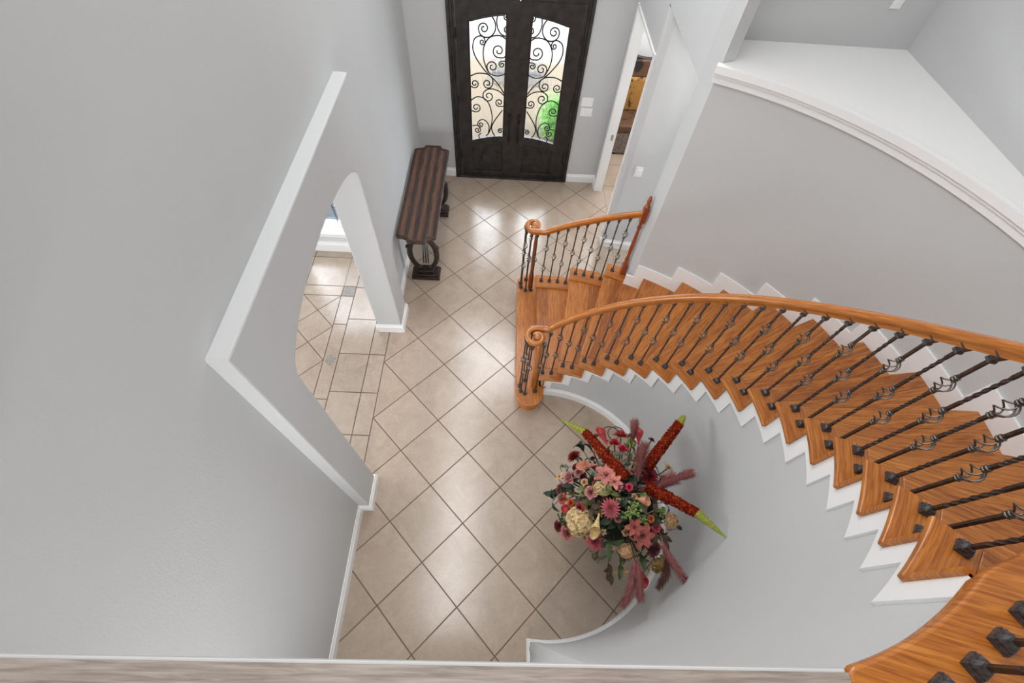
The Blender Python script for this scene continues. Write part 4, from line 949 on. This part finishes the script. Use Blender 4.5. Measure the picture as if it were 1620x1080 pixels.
for k in range(900):
    d_ = Vector((random.gauss(0, 1), random.gauss(0, 1), random.gauss(0, 1))).normalized(); c = Vector((3.65, 10.6, .5)) + Vector((d_.x * .5, d_.y * .9, d_.z * .5)) * random.uniform(.5, 1)
    leafmesh(m, c, d_ + Vector((random.gauss(0, .5), random.gauss(0, .5), .3)), Vector((0, 0, 1)), .16, .08)
m.build('foliage', GRN, parent=t)
m = MB()
for k in range(5): m.tube([(3.65, 10.6, -.06), (3.65 + .4 * cos(k * 1.3), 10.6 + .5 * sin(k * 1.3), .6)], .02, 5)
m.build('branches', TWB, parent=t)

# ------------------------------------------------------------------ light
wd = bpy.data.worlds.new('sky'); scn.world = wd; wd.use_nodes = True
bg = wd.node_tree.nodes['Background']; bg.inputs[0].default_value = (.86, .93, 1, 1); bg.inputs[1].default_value = 11.0
def sun(en, rot, ang):
    l = bpy.data.lights.new('sun', 'SUN'); l.energy = en; l.angle = radians(ang); l.color = (1, .96, .88); o = bpy.data.objects.new('sun', l); C.objects.link(o); o.rotation_euler = [radians(q) for q in rot]; o.location = (0, 10, 12)
sun(.9, (0, 38, 8), 1)
def arealamp(name, loc, rot, sx, sy, en, col=(1, .99, .98), spread=0):
    l = bpy.data.lights.new(name, 'AREA'); l.shape = 'RECTANGLE'; l.size = sx * S; l.size_y = sy * S; l.energy = en; l.color = col
    o = bpy.data.objects.new(name, l); C.objects.link(o); o.location = Vector(loc) * S; o.rotation_euler = [radians(q) for q in rot]
    if spread: l.spread = radians(spread)
    return o
arealamp('high_fill_front', (.3, 4.0, ZC - 1.2), (0, -28, 0), 1.6, 5.5, 34)  # added fill, tilted away from the left wall; no fixture here
arealamp('high_fill_stair', (.4, -2.6, ZC - 1.2), (0, -38, 0), 1.8, 8.0, 90)  # added fill aimed at niche and stairs, not a real ceiling lamp
arealamp('ledge_fill', (6.2, .2, ZC - .15), (0, 0, 0), 2.4, 3.4, 18)  # unseen fill added to brighten ledge and upper back wall
arealamp('under_balcony_fill', (1.1, -8.4, 4.4), (88, 0, 0), 2.4, 2.6, 35, spread=120)  # invented fill below the landing, lifts the door wall
arealamp('front_upper_fill', (2.1, 7.3, 10.2), (-62, 0, 16), 3.8, 4.6, 82, (.97, .985, 1), spread=150)  # added fill for the curved niche wall; no window is modelled there
arealamp('side_room_fill', (-4.6, .3, 5.5), (0, 0, 0), 4.0, 5.0, 14)  # out-of-view fill added to the side room
arealamp('side_window_light', (-7.8, -1.4, 2.6), (0, -90, 0), 3.4, 5.0, 100, (.95, .98, 1))
arealamp('hall_light', (6.3, 3.7, 5.85), (0, 0, 0), 1.4, 1.0, 7)
arealamp('far_room_fill', (7.3, 8.4, 5.85), (0, 0, 0), 3.0, 3.0, 75)  # added fill so the room past the opening is not dark

# ------------------------------------------------------------------ camera
cam = bpy.data.cameras.new('camera'); co = bpy.data.objects.new('camera', cam); C.objects.link(co); scn.camera = co
cam.sensor_width = 36; cam.sensor_fit = 'HORIZONTAL'; cam.lens = 707.68 / 1620 * 36; cam.clip_start = .02; cam.clip_end = 200
R_ = ((0.99867, -0.04056, 0.03195), (0.01712, 0.84403, 0.53603), (0.04871, 0.53476, -0.8436))   # columns: right, up, forward
M = Matrix([[R_[i][0], R_[i][1], -R_[i][2], 0] for i in range(3)] + [[0, 0, 0, 1]])
M.translation = Vector((1.95302, -4.50197, 9.33127)) * S
co.matrix_world = M
scn.view_settings.view_transform = 'Standard'; scn.view_settings.look = 'None'; scn.view_settings.exposure = 0; scn.view_settings.gamma = 1; scn.view_settings.use_curve_mapping = False
for o in list(bpy.data.objects):
    if '_o' in o: del o['_o']
